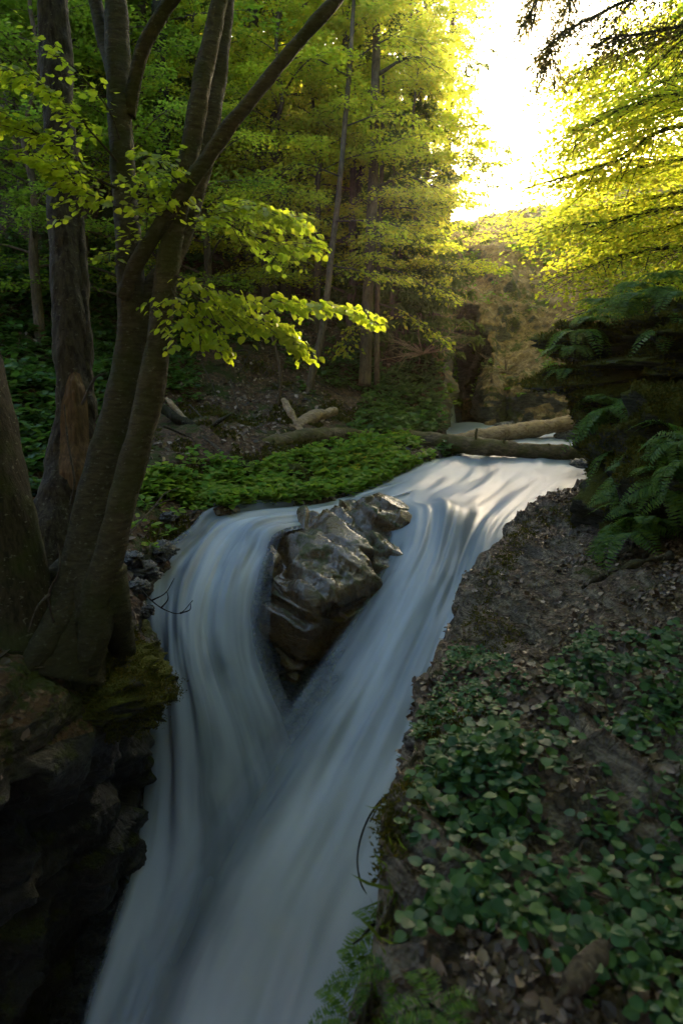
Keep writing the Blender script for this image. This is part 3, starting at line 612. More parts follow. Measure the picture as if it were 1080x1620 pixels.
# ---- limbs given by hand: bough(path, ...) grows twigs and leaves along a path
def bough(parent, path, r0, seed, tw=16, lf=14, tl=.5, ls=.07, tpl=HEX, out=None, flat=.25, s0=.25, droop=.12, segs=6, lat=.16, vj=.02, bmat='twig'):
    rg = np.random.default_rng(seed); Pth = cr(np.asarray(path), 60)
    mbT = MB(); mbT.add(*tube(Pth, r0 * np.linspace(1, .15, 60), segs, None, r0 * .1, seed, 14, cap=False))
    tgA = unit(np.gradient(Pth, axis=0)); m = tw; ss = np.linspace(s0, 1, m); ix = np.minimum((ss * 59).astype(int), 59)
    base, tg = Pth[ix], tgA[ix]; side = np.where(np.arange(m) % 2 == 0, 1, -1)
    sd = unit(np.cross(tg, np.array([0, 0, 1.0])))
    td = unit(tg * .75 + sd * (side * rg.uniform(.35, 1, m))[:, None] + np.array([0, 0, -.12]) + rg.normal(0, .12, (m, 3)))
    L = tl * (1.15 - .6 * ss) * rg.uniform(.5, 1.2, m)
    P, D = [], []
    for q in range(m):
        s = np.linspace(0, 1, 6); tp = base[q] + td[q] * (L[q] * s)[:, None] + np.array([0, 0, -droop * L[q]]) * (s ** 2)[:, None]
        mbT.add(*tube(tp, r0 * .16 * np.linspace(1, .3, 6) + .0018, 4, cap=False))
        u = (np.arange(lf) + rg.uniform(0, .8, lf)) / lf; tp2 = cr(tp, 30)[np.minimum((u * 29).astype(int), 29)]
        t2 = unit(np.cross(td[q], np.array([0, 0, 1.0]))); a = np.where(np.arange(lf) % 2 == 0, 1, -1)
        off = np.abs(rg.normal(0, lat, lf)) * L[q]
        P.append(tp2 + t2 * (a * off)[:, None] + np.array([0, 0, 1]) * rg.normal(0, vj, (lf, 1)))
        D.append(td[q] * .8 + t2 * (a * rg.uniform(.4, 1.2, lf))[:, None] + np.array([0, 0, -flat]) + rg.normal(0, .2, (lf, 3)))
    link('branch', mbT.me('branch', M[bmat]), parent)
    P = np.concatenate(P); D = np.concatenate(D); n = len(P)
    N = np.array([0, 0, 1.0]) + rg.normal(0, .4, (n, 3))
    return P, D, N, ls * rg.uniform(.55, 1.2, n)
def leafmesh(parts, mat, tpl=HEX, smooth=False, wid=1.0):
    P, D, N, S = (np.concatenate(x) for x in zip(*parts))
    V, F = leaves(P, D, N, S, tpl, wid); return mesh('crown', V, F, M[mat], smooth=smooth)

# multi-stemmed beech in the left foreground
e = link('beech_tree', None, loc=at(150, 960, 4.5)); tag(e, 'large multi stemmed beech leaning over the left falls', 'tree')
O = np.array(e.location)
mb = MB()
def stem(p, r, segs=26, n=150, bark=.008, seed=0, fl=None):
    mb.add(*tube(ats(p) - O, r, segs, n, bark, seed, 9))
stem([(90, 1075, 4.25), (122, 960, 4.4), (142, 860, 4.5), (165, 740, 4.6), (192, 640, 4.65), (208, 540, 4.7), (208, 450, 4.7), (198, 330, 4.75), (191, 200, 4.8), (186, 80, 4.85), (182, -60, 4.9), (176, -260, 5.0)],
     [.30, .19, .15, .13, .117, .105, .095, .088, .085, .08, .072, .06], 30, 190, .010, 1)
stem([(190, 150, 4.82), (165, 60, 4.95), (148, -20, 5.0), (128, -160, 5.1)], [.06, .055, .05, .04], 18, 60, .006, 2)
stem([(205, 185, 4.8), (222, 90, 4.75), (252, 30, 4.7), (285, -20, 4.65), (340, -120, 4.6)], [.04, .045, .045, .042, .036], 16, 70, .005, 3)
stem([(138, 985, 4.2), (160, 920, 4.25), (190, 810, 4.3), (222, 690, 4.35), (246, 580, 4.4), (258, 470, 4.45), (276, 360, 4.5), (300, 240, 4.55), (322, 120, 4.6), (345, 10, 4.7), (372, -140, 4.8)],
     [.085, .092, .092, .088, .083, .075, .068, .062, .06, .058, .05], 26, 180, .008, 4)
stem([(210, 570, 4.7), (232, 480, 4.75), (275, 400, 4.8), (310, 300, 4.85), (332, 200, 4.9), (346, 100, 5.0), (356, 0, 5.05), (364, -120, 5.1)], [.085, .08, .075, .07, .07, .068, .065, .06], 22, 120, .008, 5)
stem([(196, 470, 4.62), (215, 420, 4.5), (262, 345, 4.4), (318, 265, 4.35), (362, 200, 4.35), (408, 145, 4.35), (460, 80, 4.35), (520, 12, 4.35), (600, -70, 4.4)], [.05, .052, .05, .048, .046, .045, .043, .04, .034], 20, 130, .006, 6)
# root flare; the bark carries moss and painted shade at the foot
for k, p in enumerate([[(150, 880, 4.45), (110, 960, 4.3), (60, 1040, 4.05), (20, 1100, 3.95)], [(140, 900, 4.4), (150, 1000, 4.2), (128, 1075, 4.2), (115, 1130, 4.35)], [(120, 900, 4.6), (60, 960, 4.6), (0, 980, 4.6)], [(170, 900, 4.3), (185, 985, 4.4), (200, 1060, 4.75)]]):
    stem(p, [.13, .11, .08, .05][:len(p)], 16, 50, .014, 10 + k)
link('trunk', mb.me('trunk', M['bark']), e)
# leafy sprays (each photo cluster is a flat fan of hanging leaves)
parts = []
def add_b(path, r0, seed, **k): parts.append(bough(e, ats(path) - O, r0, seed, **k))
K = dict(tw=20, lf=24, tl=.36, ls=.055, flat=.55, lat=.15)
add_b([(262, 430, 4.5), (300, 445, 4.35), (380, 470, 4.25), (470, 478, 4.2), (575, 495, 4.2)], .010, 1, **K)
add_b([(268, 420, 4.5), (310, 470, 4.4), (370, 500, 4.35), (440, 520, 4.3), (470, 545, 4.3)], .008, 2, **K)
add_b([(270, 400, 4.5), (300, 360, 4.5), (360, 330, 4.5), (420, 335, 4.5), (470, 345, 4.5)], .009, 3, **K)
add_b([(262, 440, 4.5), (285, 480, 4.3), (300, 515, 4.2), (345, 540, 4.15)], .007, 4, **dict(K, tw=9))
add_b([(330, 330, 4.6), (380, 365, 4.6), (440, 385, 4.65), (490, 388, 4.7)], .007, 5, **dict(K, lf=12))
add_b([(200, 330, 4.7), (225, 290, 4.5), (245, 250, 4.4), (270, 262, 4.3)], .007, 6, **dict(K, tw=8))
add_b([(208, 360, 4.7), (232, 330, 4.5), (250, 300, 4.4), (270, 300, 4.4)], .007, 7, **dict(K, tw=8))
add_b([(190, 300, 4.7), (150, 280, 4.5), (90, 230, 4.4), (20, 190, 4.3), (-40, 170, 4.2)], .010, 8, **dict(K, tw=18, tl=.42))
add_b([(190, 260, 4.7), (150, 215, 4.55), (100, 160, 4.5), (40, 120, 4.4), (-30, 95, 4.4)], .009, 9, **dict(K, tw=16))
add_b([(192, 330, 4.7), (160, 320, 4.5), (120, 290, 4.3), (70, 255, 4.2)], .008, 10, **dict(K, tw=13))
add_b([(190, 220, 4.7), (170, 170, 4.6), (120, 110, 4.5), (70, 60, 4.5)], .007, 11, **dict(K, tw=10, lf=8))
add_b([(210, 420, 4.6), (225, 390, 4.5), (240, 350, 4.45), (262, 330, 4.4)], .006, 12, **dict(K, tw=7))
add_b([(200, 420, 4.7), (185, 400, 4.6), (165, 405, 4.5)], .005, 13, **dict(K, tw=5, lf=5, tl=.2))
link('crown', leafmesh(parts, 'spray', HEX, wid=1.15), e)

# dead standing trunk left of it, with a strip of bare wood
e = link('dead_tree', None, loc=at(105, 800, 5.3)); O = np.array(e.location); tag(e, 'dead trunk with peeling bark and a bare tan patch', 'dead tree')
V, F, u = tube(ats([(70, 930, 5.2), (98, 800, 5.3), (112, 700, 5.4), (116, 600, 5.4), (108, 450, 5.45), (100, 300, 5.5), (92, 150, 5.55), (86, 0, 5.6), (80, -200, 5.7)]) - O, [.32, .19, .15, .14, .132, .125, .12, .12, .11], 34, 220, .022, 31, 8)
mb = MB(); mb.add(V, F, u); link('trunk', mb.me('trunk', M['bark_snag']), e)
C = [[(100, 770, 5.18), (118, 775, 5.16), (132, 768, 5.22)], [(94, 745, 5.19), (119, 745, 5.16), (142, 742, 5.24)], [(95, 700, 5.24), (120, 700, 5.225), (142, 700, 5.30)], [(97, 650, 5.25), (121, 648, 5.235), (140, 650, 5.31)], [(104, 612, 5.25), (121, 610, 5.24), (135, 615, 5.31)], [(112, 592, 5.25), (120, 588, 5.255), (128, 592, 5.29)]]
G = relief(loft(np.stack([ats(r) for r in C]), 30, 50) - O, .008, 14, 4, 3); link('bare_wood', gmesh('bare_wood', G, M['wood']), e)
mb = MB(); mb.add(*tube(ats([(140, 720, 5.35), (138, 600, 5.4), (132, 450, 5.45), (124, 330, 5.5), (117, 230, 5.5)]) - O, [.04, .055, .04, .035, .012], 14, 90, .02, 33, 12)); link('bark_slab', mb.me('bark_slab', M['bark_snag']), e)

# thick trunk at the left edge
e = link('beech_tree', None, loc=at(20, 960, 3.9)); O = np.array(e.location); tag(e, 'thick dark trunk standing half outside the left edge', 'tree')
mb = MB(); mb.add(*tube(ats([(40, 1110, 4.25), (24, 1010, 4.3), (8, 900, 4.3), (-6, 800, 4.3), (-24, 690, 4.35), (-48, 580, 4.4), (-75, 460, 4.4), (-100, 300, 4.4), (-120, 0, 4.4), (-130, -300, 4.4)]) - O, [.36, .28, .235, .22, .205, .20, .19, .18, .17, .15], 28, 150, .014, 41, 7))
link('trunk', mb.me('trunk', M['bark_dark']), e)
parts = [bough(e, ats(p) - O, .012, 50 + i, tw=16, lf=14, tl=.5, ls=.07) for i, p in enumerate([[(-120, -50, 4.2), (-60, -120, 4.0), (40, -160, 3.8)], [(-110, 100, 4.2), (-200, 40, 4.0), (-300, 20, 3.6)]])]
link('crown', leafmesh(parts, 'shade'), e)

# slender pale sapling and other thin stems on the slope
def thin(name, path, rads, label, boughs=(), seed=0, cat='young tree', bark='bark_far', mat='beech', kw=None, group=None):
    e = link(name, None, loc=at(*path[0])); O = np.array(e.location); tag(e, label, cat, group)
    mb = MB(); mb.add(*tube(ats(path) - O, rads, 10, 70, rads[0] * .08, seed)); link('trunk', mb.me('trunk', M[bark]), e)
    if len(boughs):
        kk = dict(tw=14, lf=14, tl=.8, ls=.10, lat=.18); kk.update(kw or {})
        parts = [bough(e, ats(b) - O, rads[-1] * .6, seed + 5 + i, **kk) for i, b in enumerate(boughs)]
        link('crown', leafmesh(parts, mat, QUAD), e)
    return e
thin('sapling', [(484, 640, 12.6), (492, 600, 12.6), (512, 510, 12.6), (523, 410, 12.7), (536, 300, 12.8), (546, 190, 12.9), (556, 60, 13), (562, -60, 13)], [.09, .075, .065, .06, .055, .05, .04, .03], 'slender pale sapling leaning from the slope at mid picture',
     [[(530, 350, 12.7), (600, 350, 12.4), (660, 370, 12.2)], [(523, 420, 12.7), (580, 430, 12.3), (640, 440, 12)], [(540, 280, 12.8), (480, 260, 12.5), (420, 270, 12.3)], [(545, 200, 12.9), (610, 180, 12.6), (680, 190, 12.4)], [(550, 120, 12.9), (490, 90, 12.7), (440, 100, 12.4)], [(528, 390, 12.7), (470, 400, 12.4), (430, 420, 12.2)], [(552, 100, 13), (620, 60, 12.8), (690, 70, 12.6)]], 3, bark='bark_far')
thin('sapling', [(440, 640, 11.6), (444, 600, 11.5), (438, 560, 11.4), (425, 520, 11.3)], [.03, .025, .02, .012], 'thin dead stem standing above the leaning stick', seed=5)
thin('sapling', [(596, 620, 14.2), (596, 500, 14.2), (600, 380, 14.3), (604, 250, 14.4), (606, 120, 14.6)], [.06, .055, .05, .045, .03], 'thin straight stem right of the reddish trunk',
     [[(600, 420, 14.3), (660, 440, 13.8), (710, 470, 13.4)], [(602, 330, 14.3), (660, 330, 14), (720, 350, 13.6)], [(598, 480, 14.2), (650, 500, 13.6), (700, 540, 13.2)], [(598, 500, 14.2), (560, 520, 13.6), (540, 555, 13.3)]], 9, kw=dict(tl=.7, lf=12))
thin('tree', [(577, 610, 14), (580, 500, 14), (586, 380, 14), (590, 280, 14.1), (594, 120, 14.2), (596, -60, 14.3)], [.13, .115, .11, .105, .09, .07], 'straight reddish trunk right of the slender pale sapling',
     [[(590, 300, 14.1), (640, 280, 13.8), (700, 300, 13.5)], [(592, 200, 14.1), (540, 170, 13.8), (500, 180, 13.5)], [(594, 120, 14.2), (650, 90, 14), (700, 110, 13.8)]], 12, cat='tree')
thin('tree', [(262, 420, 12), (258, 260, 12), (254, 120, 12), (250, -60, 12)], [.17, .15, .14, .13], 'dark straight trunk seen between the forked stems', seed=15, bark='bark_dark', cat='tree')
thin('tree', [(405, 400, 15), (408, 280, 15), (404, 160, 15), (400, -60, 15)], [.13, .12, .11, .1], 'dim trunk under the long slanting limb', seed=16, bark='bark_far', cat='tree')
thin('tree', [(478, 330, 17), (470, 250, 17), (462, 180, 17), (440, 100, 17), (420, 20, 17)], [.22, .2, .16, .13, .1], 'bent old trunk in the haze left of the sapling', seed=17, cat='tree')

# right hand beech outside the frame whose long dark limbs hang into view
e = link('beech_tree', None, loc=spot(1240, 11)); O = np.array(e.location); tag(e, 'beech at the right edge with long dark limbs reaching in', 'tree')
mb = MB(); b0 = O; tp = at(1260, -350, 11)
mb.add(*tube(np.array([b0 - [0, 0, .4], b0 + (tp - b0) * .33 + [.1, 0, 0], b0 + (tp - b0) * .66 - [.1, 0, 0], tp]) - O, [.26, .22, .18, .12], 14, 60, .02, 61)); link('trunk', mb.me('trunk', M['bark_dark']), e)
parts = []
K = dict(bmat='bark_dark', tw=38, lf=75, tl=1.7, ls=.075, vj=.16, lat=.26, s0=.12, droop=.05, flat=.1)
for i, p in enumerate([
 [(1250, 160, 11), (1080, 197, 10.8), (1030, 215, 10.7), (985, 250, 10.6), (930, 268, 10.5), (880, 285, 10.5)],
 [(1250, 330, 11), (1060, 330, 10.4), (960, 350, 10.2), (890, 355, 10)],
 [(1250, 60, 11), (1110, 110, 10.6), (1040, 132, 10.5), (960, 180, 10.3), (905, 205, 10.2)],
 [(1250, -60, 11), (1120, 30, 10.5), (1030, 70, 10.4), (960, 95, 10.3), (905, 118, 10.2)],
 [(1250, 250, 11.4), (1120, 250, 11.6), (1020, 262, 11.8), (930, 290, 12)],
 [(1250, 400, 11), (1100, 390, 10.6), (1000, 400, 10.2), (930, 420, 9.9)],
 [(1250, 120, 11.6), (1100, 60, 11.8), (1000, 130, 12), (920, 160, 12.2)],
 [(1250, 200, 10.5), (1150, 160, 9.8), (1060, 150, 9.6), (980, 170, 9.5)],
 [(1250, 420, 11), (1130, 440, 10), (1060, 450, 9.6), (990, 470, 9.2)], [(1250, 300, 12), (1100, 300, 12), (1000, 320, 12.2), (900, 340, 12.4)], [(1250, 20, 12), (1100, 130, 12.4), (1000, 200, 12.6), (915, 235, 12.8)], [(1250, 220, 12), (1130, 330, 11.6), (1050, 360, 11.6), (960, 380, 11.6)]]):
    parts.append(bough(e, ats(p) - O, .05, 70 + i, **K))
link('crown', leafmesh(parts, 'beech', QUAD, wid=1.25), e)
# dark needled boughs hanging from the top right corner
e = link('hemlock_tree', None, loc=spot(1500, 6.5)); O = np.array(e.location); tag(e, 'dark needled tree whose boughs hang in the top right corner', 'conifer')
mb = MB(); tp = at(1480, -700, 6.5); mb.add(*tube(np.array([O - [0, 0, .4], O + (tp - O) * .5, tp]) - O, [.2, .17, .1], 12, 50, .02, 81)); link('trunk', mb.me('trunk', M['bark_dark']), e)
parts = []
K = dict(bmat='bark_dark', tw=46, lf=80, tl=.62, ls=.045, lat=.20, s0=.25, droop=.22, flat=.3, vj=.05)
for i, p in enumerate([
 [(1450, -200, 6.5), (1200, -90, 6.3), (1060, -30, 6.2), (950, 20, 6.1), (880, 60, 6), (865, 108, 6)],
 [(1450, -260, 6.5), (1150, -180, 6), (980, -110, 5.8), (880, -50, 5.7), (835, 30, 5.7)],
 [(1450, -100, 6.5), (1250, -20, 6.2), (1120, 30, 6.1), (1030, 50, 6), (960, 60, 6)],
 [(1450, -300, 6.5), (1200, -250, 6.6), (1050, -150, 6.6), (940, -60, 6.5), (900, 10, 6.5)]]):
    parts.append(bough(e, ats(p) - O, .03, 90 + i, **K))
link('crown', leafmesh(parts, 'hemlock', QUAD, wid=.55), e)

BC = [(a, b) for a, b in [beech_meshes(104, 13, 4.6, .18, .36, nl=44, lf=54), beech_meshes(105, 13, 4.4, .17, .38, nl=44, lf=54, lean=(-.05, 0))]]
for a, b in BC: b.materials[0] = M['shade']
# unseen beeches added round the viewpoint to shade the falls and banks
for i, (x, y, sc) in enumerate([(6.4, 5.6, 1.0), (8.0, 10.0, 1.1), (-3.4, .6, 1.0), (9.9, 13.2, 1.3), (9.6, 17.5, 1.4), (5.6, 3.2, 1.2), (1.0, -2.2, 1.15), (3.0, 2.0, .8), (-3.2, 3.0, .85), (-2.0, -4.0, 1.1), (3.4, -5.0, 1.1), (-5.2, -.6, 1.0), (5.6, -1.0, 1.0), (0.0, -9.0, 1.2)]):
    tree('beech_tree', BC[i % 2], (x, y, [-.3, .8, -1.2, 2.0, 2.5, 1.0, -2.0, -1.2, -1.2, -2, -2, -1.5, -.5, -3][i]), i * 1.3, sc, 'tall unseen beech added to shade the foreground from overhead', 'added shade beeches round the viewpoint')
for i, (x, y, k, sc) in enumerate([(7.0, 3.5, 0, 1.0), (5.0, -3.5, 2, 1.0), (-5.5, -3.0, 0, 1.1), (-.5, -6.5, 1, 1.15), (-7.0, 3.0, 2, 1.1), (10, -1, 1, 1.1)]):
    tree('beech_tree', BS[k], (x, y, [.8, -1, -.5, -2.5, .5, 2][i]), i * 1.9, sc, 'unseen beech added round the viewpoint for shade', 'added shade beeches round the viewpoint')
# ---------------------------------------------------------------- rocks, logs, sticks
def rock(name, c, rad, seed, mat, label, cat='rock', group=None, amp=.22, strat=(1, 1, 1.5), rot=0, n=70, sq=2.6, sc=1.6, fac=False):
    th = np.linspace(0, np.pi, n); ph = np.linspace(0, 2 * np.pi, 2 * n, endpoint=False)
    T, Pp = np.meshgrid(th, ph, indexing='ij'); D = np.stack([np.sin(T) * np.cos(Pp), np.sin(T) * np.sin(Pp), np.cos(T)], -1)
    s = (np.abs(D) ** sq).sum(-1) ** (-1 / sq); V = D * s[..., None]
    q = V * np.array(strat); w = q + .3 * np.stack([fbm(q, 1.3, 3, seed + k) for k in range(3)], -1)
    V = V * (1 + amp * fbm(w, sc, 5, seed, True)[..., None] * .6 + amp * .5 * fbm(w, sc * .7, 3, seed + 7)[..., None])
    if fac: V = V * (1 + np.clip(facets(q, 70, seed + 3, .10, .22, .05) + facets(q, 300, seed + 4, .03, .2, .02), -.3, .3))[..., None]
    V = V * np.array(rad); c_, s_ = math.cos(rot), math.sin(rot)
    V = np.stack([V[..., 0] * c_ - V[..., 1] * s_, V[..., 0] * s_ + V[..., 1] * c_, V[..., 2]], -1)
    me = mesh(name, V.reshape(-1, 3), [gfaces(n, 2 * n, True)], M[mat]); o = link(name, me, loc=c); tag(o, label, cat, group)
    return o, V.reshape(n, 2 * n, 3) + np.array(c)
OV, OVG = rock('overhanging_rock', at(1150, 560, 7.4), (1.50, 1.1, .56), 301, 'mossrock', 'dark layered rock ledge jutting out at the right edge', amp=.22, strat=(.9, .9, 2.6), sq=2.5, fac=True, n=130)
MR, MRG = rock('mossy_rock', at(1045, 735, 7.0), (.60, .6, .66), 305, 'mossrock', 'moss covered rock at the right end of the front log', amp=.25, fac=True)
FB, FBG = rock('fern_bank', at(1165, 790, 5.8), (.85, .95, .88), 309, 'mossrock', 'dark undercut bank hung with ferns at the right edge', 'bank', amp=.22, fac=True, n=110)
rock('stone', at(942, 790, 8.9), (.32, .3, .13), 311, 'mossrock', 'flat mossy slab at the top corner of the littered ledge', 'stone', strat=(1, 1, 3))
rock('stone', at(664, 838, 8.05), (.13, .16, .12), 313, 'stone', 'dark half sunk rock right of the big boulder', 'stone')
rock('stone', at(455, 757, 9.6), (.28, .22, .2), 314, 'mossrock', 'mossy block among the green plants on the left bank', 'stone')
rock('stone', at(640, 742, 11.2), (.45, .25, .16), 315, 'stone', 'low grey rocks at the water edge under the left log end', 'stone')
rock('stone', at(930, 742, 11.3), (.30, .2, .16), 316, 'stone', 'dark wet rock beside the small drop under the log', 'stone')
rg = np.random.default_rng(9)
for i, (px, py, D, s) in enumerate([(226, 906, 6.15, .10), (252, 872, 6.75, .11), (212, 884, 6.1, .07), (266, 818, 7.4, .06), (216, 930, 5.85, .08), (230, 965, 5.65, .06)]):
    rock('stone', at(px, py, D), (s * 1.3, s, s * .75), 330 + i, 'stone', 'small dark wet stone on the left lip of the falls', 'stone', 'wet stones beside the left falls', rot=i * 1.1, n=40, fac=True)
for i in range(34):
    px = rg.uniform(800, 935); D = rg.uniform(14.2, 16.8); s = rg.uniform(.06, .22)
    p = at(px, 690, D); p[2] = -1.70
    rock('stone', p, (s * 1.3, s, s * .55), 360 + i, 'stone', 'pale stone on the shallow gravel behind the back log', 'stone', 'stones on the gravel behind the logs', rot=i, n=18)
MM, MMG = rock('mossy_mound', at(108, 1090, 4.62), (.50, .42, .20), 318, 'mossrock', 'mossy mound bulging from the cliff edge under the big beech', amp=.4)
def log(name, path, rad, mat, label, seed, cat='log', bark=.022, stubs=(), n=160):
    e = link(name, None, loc=at(*path[0])); O = np.array(e.location); tag(e, label, cat)
    mb = MB(); mb.add(*tube(ats(path) - O, rad, 20, n, bark, seed, 7)); link('trunk', mb.me('trunk', M[mat]), e)
    for k, s in enumerate(stubs):
        mb = MB(); mb.add(*tube(ats(s) - O, np.linspace(.03, .018, len(s)), 7, 14, .006, seed + k)); link('branch_stub', mb.me('branch_stub', M[mat]), e)
    return e
log('fallen_log', [(585, 690, 12.3), (620, 690, 12.2), (690, 699, 12.0), (760, 706, 11.9), (830, 712, 11.8), (890, 716, 11.7), (945, 718, 11.6)], [.10, .15, .16, .145, .14, .13, .12], 'log_moss', 'mossy fallen log lying across the stream in front', 401,
    stubs=[[(753, 700, 11.85), (752, 688, 11.8), (754, 678, 11.75)], [(796, 706, 11.8), (797, 694, 11.7)], [(866, 712, 11.7), (868, 702, 11.65)]])
log('fallen_log', [(690, 698, 13.0), (760, 690, 13.4), (830, 681, 13.9), (890, 671, 14.3), (948, 659, 14.6)], [.07, .15, .17, .16, .13], 'log', 'smooth pale fallen log slanting behind the mossy one', 405)
log('dead_branch', [(255, 645, 10.0), (290, 668, 10), (325, 683, 10), (372, 706, 10.0)], [.07, .075, .07, .05], 'bark_dark', 'dark dead branch lying on the left bank', 410, 'branch', stubs=[[(325, 683, 10), (345, 668, 9.9), (366, 655, 9.9)]])
log('dead_branch', [(262, 630, 10.2), (280, 650, 10.15), (303, 676, 10.1)], [.05, .05, .04], 'log', 'short brown branch propped on the dark one', 411, 'branch')
log('dead_branch', [(448, 632, 11.2), (462, 656, 11.0), (479, 688, 10.9)], [.045, .06, .06], 'log', 'pale stick leaning upright on the mossy hump', 412, 'branch')
log('driftwood', [(440, 706, 10.8), (468, 680, 11.2), (495, 660, 11.5), (532, 650, 11.8)], [.05, .11, .12, .06], 'log', 'curved tan driftwood behind the leaning stick', 413, 'branch')
log('fallen_log', [(352, 722, 10.2), (410, 712, 10.4), (470, 694, 10.7), (530, 690, 11.1), (590, 688, 11.6)], [.10, .15, .15, .13, .08], 'log_moss', 'rotten log thick with moss along the left bank', 414)
log('dead_branch', [(875, 1588, 1.55), (905, 1555, 1.62), (940, 1515, 1.72), (985, 1462, 1.85)], [.018, .016, .012, .008], 'twig', 'broken pale stick among the leaves at the bottom right', 415, 'stick')
log('dead_branch', [(920, 930, 3.9), (960, 908, 4.0), (1010, 890, 4.1), (1060, 880, 4.2)], [.012, .025, .025, .02], 'bark_dark', 'dark branch lying on the littered slab', 416, 'branch')
log('stick', [(690, 822, 6.9), (708, 805, 7.1), (722, 790, 7.3)], [.006, .01, .006], 'twig', 'thin pale stick on the slab above the chute', 417, 'stick') if False else None
def twig(paths, r, label, mat='twig_dark', cat='twig', seed=0):
    mb = MB(); O = at(*paths[0][0])
    for p in paths: mb.add(*tube(ats(p) - O, r * np.linspace(1, .35, len(p)), 6, 40, r * .15, seed, 40))
    tag(link('twig', mb.me('twig', M[mat]), loc=O), label, cat)
twig([[(222, 930, 5.6), (240, 950, 5.5), (262, 965, 5.4), (285, 970, 5.35), (305, 950, 5.3)], [(240, 950, 5.5), (262, 938, 5.45), (276, 915, 5.4)], [(255, 962, 5.42), (266, 948, 5.4), (264, 935, 5.4)], [(285, 970, 5.35), (300, 965, 5.3), (302, 955, 5.3)]], .007, 'black forked twig hanging over the left falls')
twig([[(642, 1243, 2.7), (612, 1258, 2.65), (588, 1285, 2.6), (572, 1320, 2.55), (565, 1360, 2.5), (570, 1395, 2.5), (580, 1415, 2.5)], [(636, 1248, 2.7), (604, 1268, 2.62), (585, 1300, 2.55)]], .006, 'thin black twig bowed out over the right chute')
twig([[(600, 1455, 2.1), (585, 1468, 2.05), (570, 1485, 2.0), (556, 1494, 2.0)]], .009, 'short dark broken stick at the lower edge of the bank')
twig([[(130, 640, 5.0), (150, 600, 4.9), (168, 590, 4.9)], [(112, 800, 4.9), (118, 760, 4.9), (108, 700, 4.95), (102, 640, 5.0)]], .012, 'bare grey shoot climbing beside the dead trunk', 'twig')
twig([[(200, 850, 5.0), (245, 800, 5.5), (262, 780, 5.7), (282, 772, 5.9)], [(245, 800, 5.5), (270, 790, 5.6)]], .008, 'pale bent twig on the left bank beside the trunk', 'twig')
twig([[(85, 985, 4.1), (78, 940, 4.05), (95, 900, 4.0), (92, 860, 4.05)], [(78, 940, 4.05), (60, 960, 3.9), (45, 1000, 3.85)]], .009, 'grey root shoot crossing the foot of the big tree', 'twig')
for i, p in enumerate([[(320, 575, 11.6), (340, 620, 11.3), (352, 680, 10.9)], [(365, 600, 11.6), (378, 650, 11.2), (385, 690, 10.8)], [(300, 640, 10.4), (345, 690, 10.0), (352, 735, 9.8)]]):
    twig([p], .014, ['long thin stick lying up the brown slope', 'pale stick above the dark dead branch', 'thin bent stick below the dark dead branch'][i], 'twig', 'stick')
# bare pale bushes by the grotto
for i, (px, py, D, w) in enumerate([(668, 560, 15.2, 1.3), (800, 590, 17, 1.0)]):
    rg = np.random.default_rng(500 + i); mb = MB()
    for k in range(26):
        a = rg.uniform(0, 2 * np.pi); el = rg.uniform(.0, 1.0); L = w * rg.uniform(.35, .8)
        d = np.array([math.cos(a), math.sin(a), el * .8]); p = [np.zeros(3), d * L * .5 + rg.normal(0, .06, 3), d * L + rg.normal(0, .12, 3) - [0, 0, .15]]
        mb.add(*tube(np.array(p), [.014, .010, .004], 4, 8, cap=False)); q = cr(np.array(p), 8)
        for j in (3, 5, 6): mb.add(*tube(np.array([q[j], q[j] + unit(d + rg.normal(0, .7, 3)) * L * .35]), [.007, .003], 3, cap=False))
    tag(link('bare_bush', mb.me('bare_bush', M['log']), loc=at(px, py, D)), ['bare twiggy bush left of the grotto', 'leafless bush on the rock right of the grotto', 'bare bush on the brown hill', 'leafless twigs above the grotto'][i], 'bush')
# ---------------------------------------------------------------- scattering
def sample(G, n, seed, mask=None):
    rg = np.random.default_rng(seed)
    a = G[:-1, :-1]; b = G[1:, :-1]; c = G[:-1, 1:]; ar = np.linalg.norm(np.cross(b - a, c - a), axis=-1)
    nm = unit(np.cross(c - a, b - a)); nm = nm * np.where(nm[..., 2:] < 0, -1, 1)
    px, py, D = proj(a); w = ar * ((D > .3) & (px > -160) & (px < 1240) & (py > -200) & (py < 1800))
    if mask is not None: w = w * mask(px, py, D, nm, a)
    w = w.ravel() / w.sum(); i = rg.choice(len(w), n, p=w); r = rg.random((n, 2))
    A, Bv, Cv = a.reshape(-1, 3)[i], b.reshape(-1, 3)[i], c.reshape(-1, 3)[i]
    return A + (Bv - A) * r[:, :1] + (Cv - A) * r[:, 1:], nm.reshape(-1, 3)[i]
def inpoly(px, py, poly):
    r = np.zeros(px.shape, bool); k = len(poly)
    for i in range(k):
        x1, y1 = poly[i]; x2, y2 = poly[(i + 1) % k]
        c = ((y1 > py) != (y2 > py)) & (px < (x2 - x1) * (py - y1) / (y2 - y1 + 1e-9) + x1); r ^= c
    return r
def litter(name, G, n, seed, size, mask=None, mat='litter', lift=.012, jit=.35, tpl=HEX):
    P, N = sample(G, n, seed, mask); rg = np.random.default_rng(seed + 1)
    d = rdir(rg, n); d = unit(d - N * (d * N).sum(1, keepdims=True) + N * rg.normal(0, .18, (n, 1)))
    V, F = leaves(P + N * rg.uniform(.002, lift, (n, 1)), d, N + rg.normal(0, jit, (n, 3)), size * rg.uniform(.5, 1.3, n), tpl)
    return tag(link(name, mesh(name, V, F, M[mat], smooth=False)), kind='stuff')
patch = lambda s, thr: (lambda px, py, D, nm, a: fbm(a, s, 3, 77) > thr)
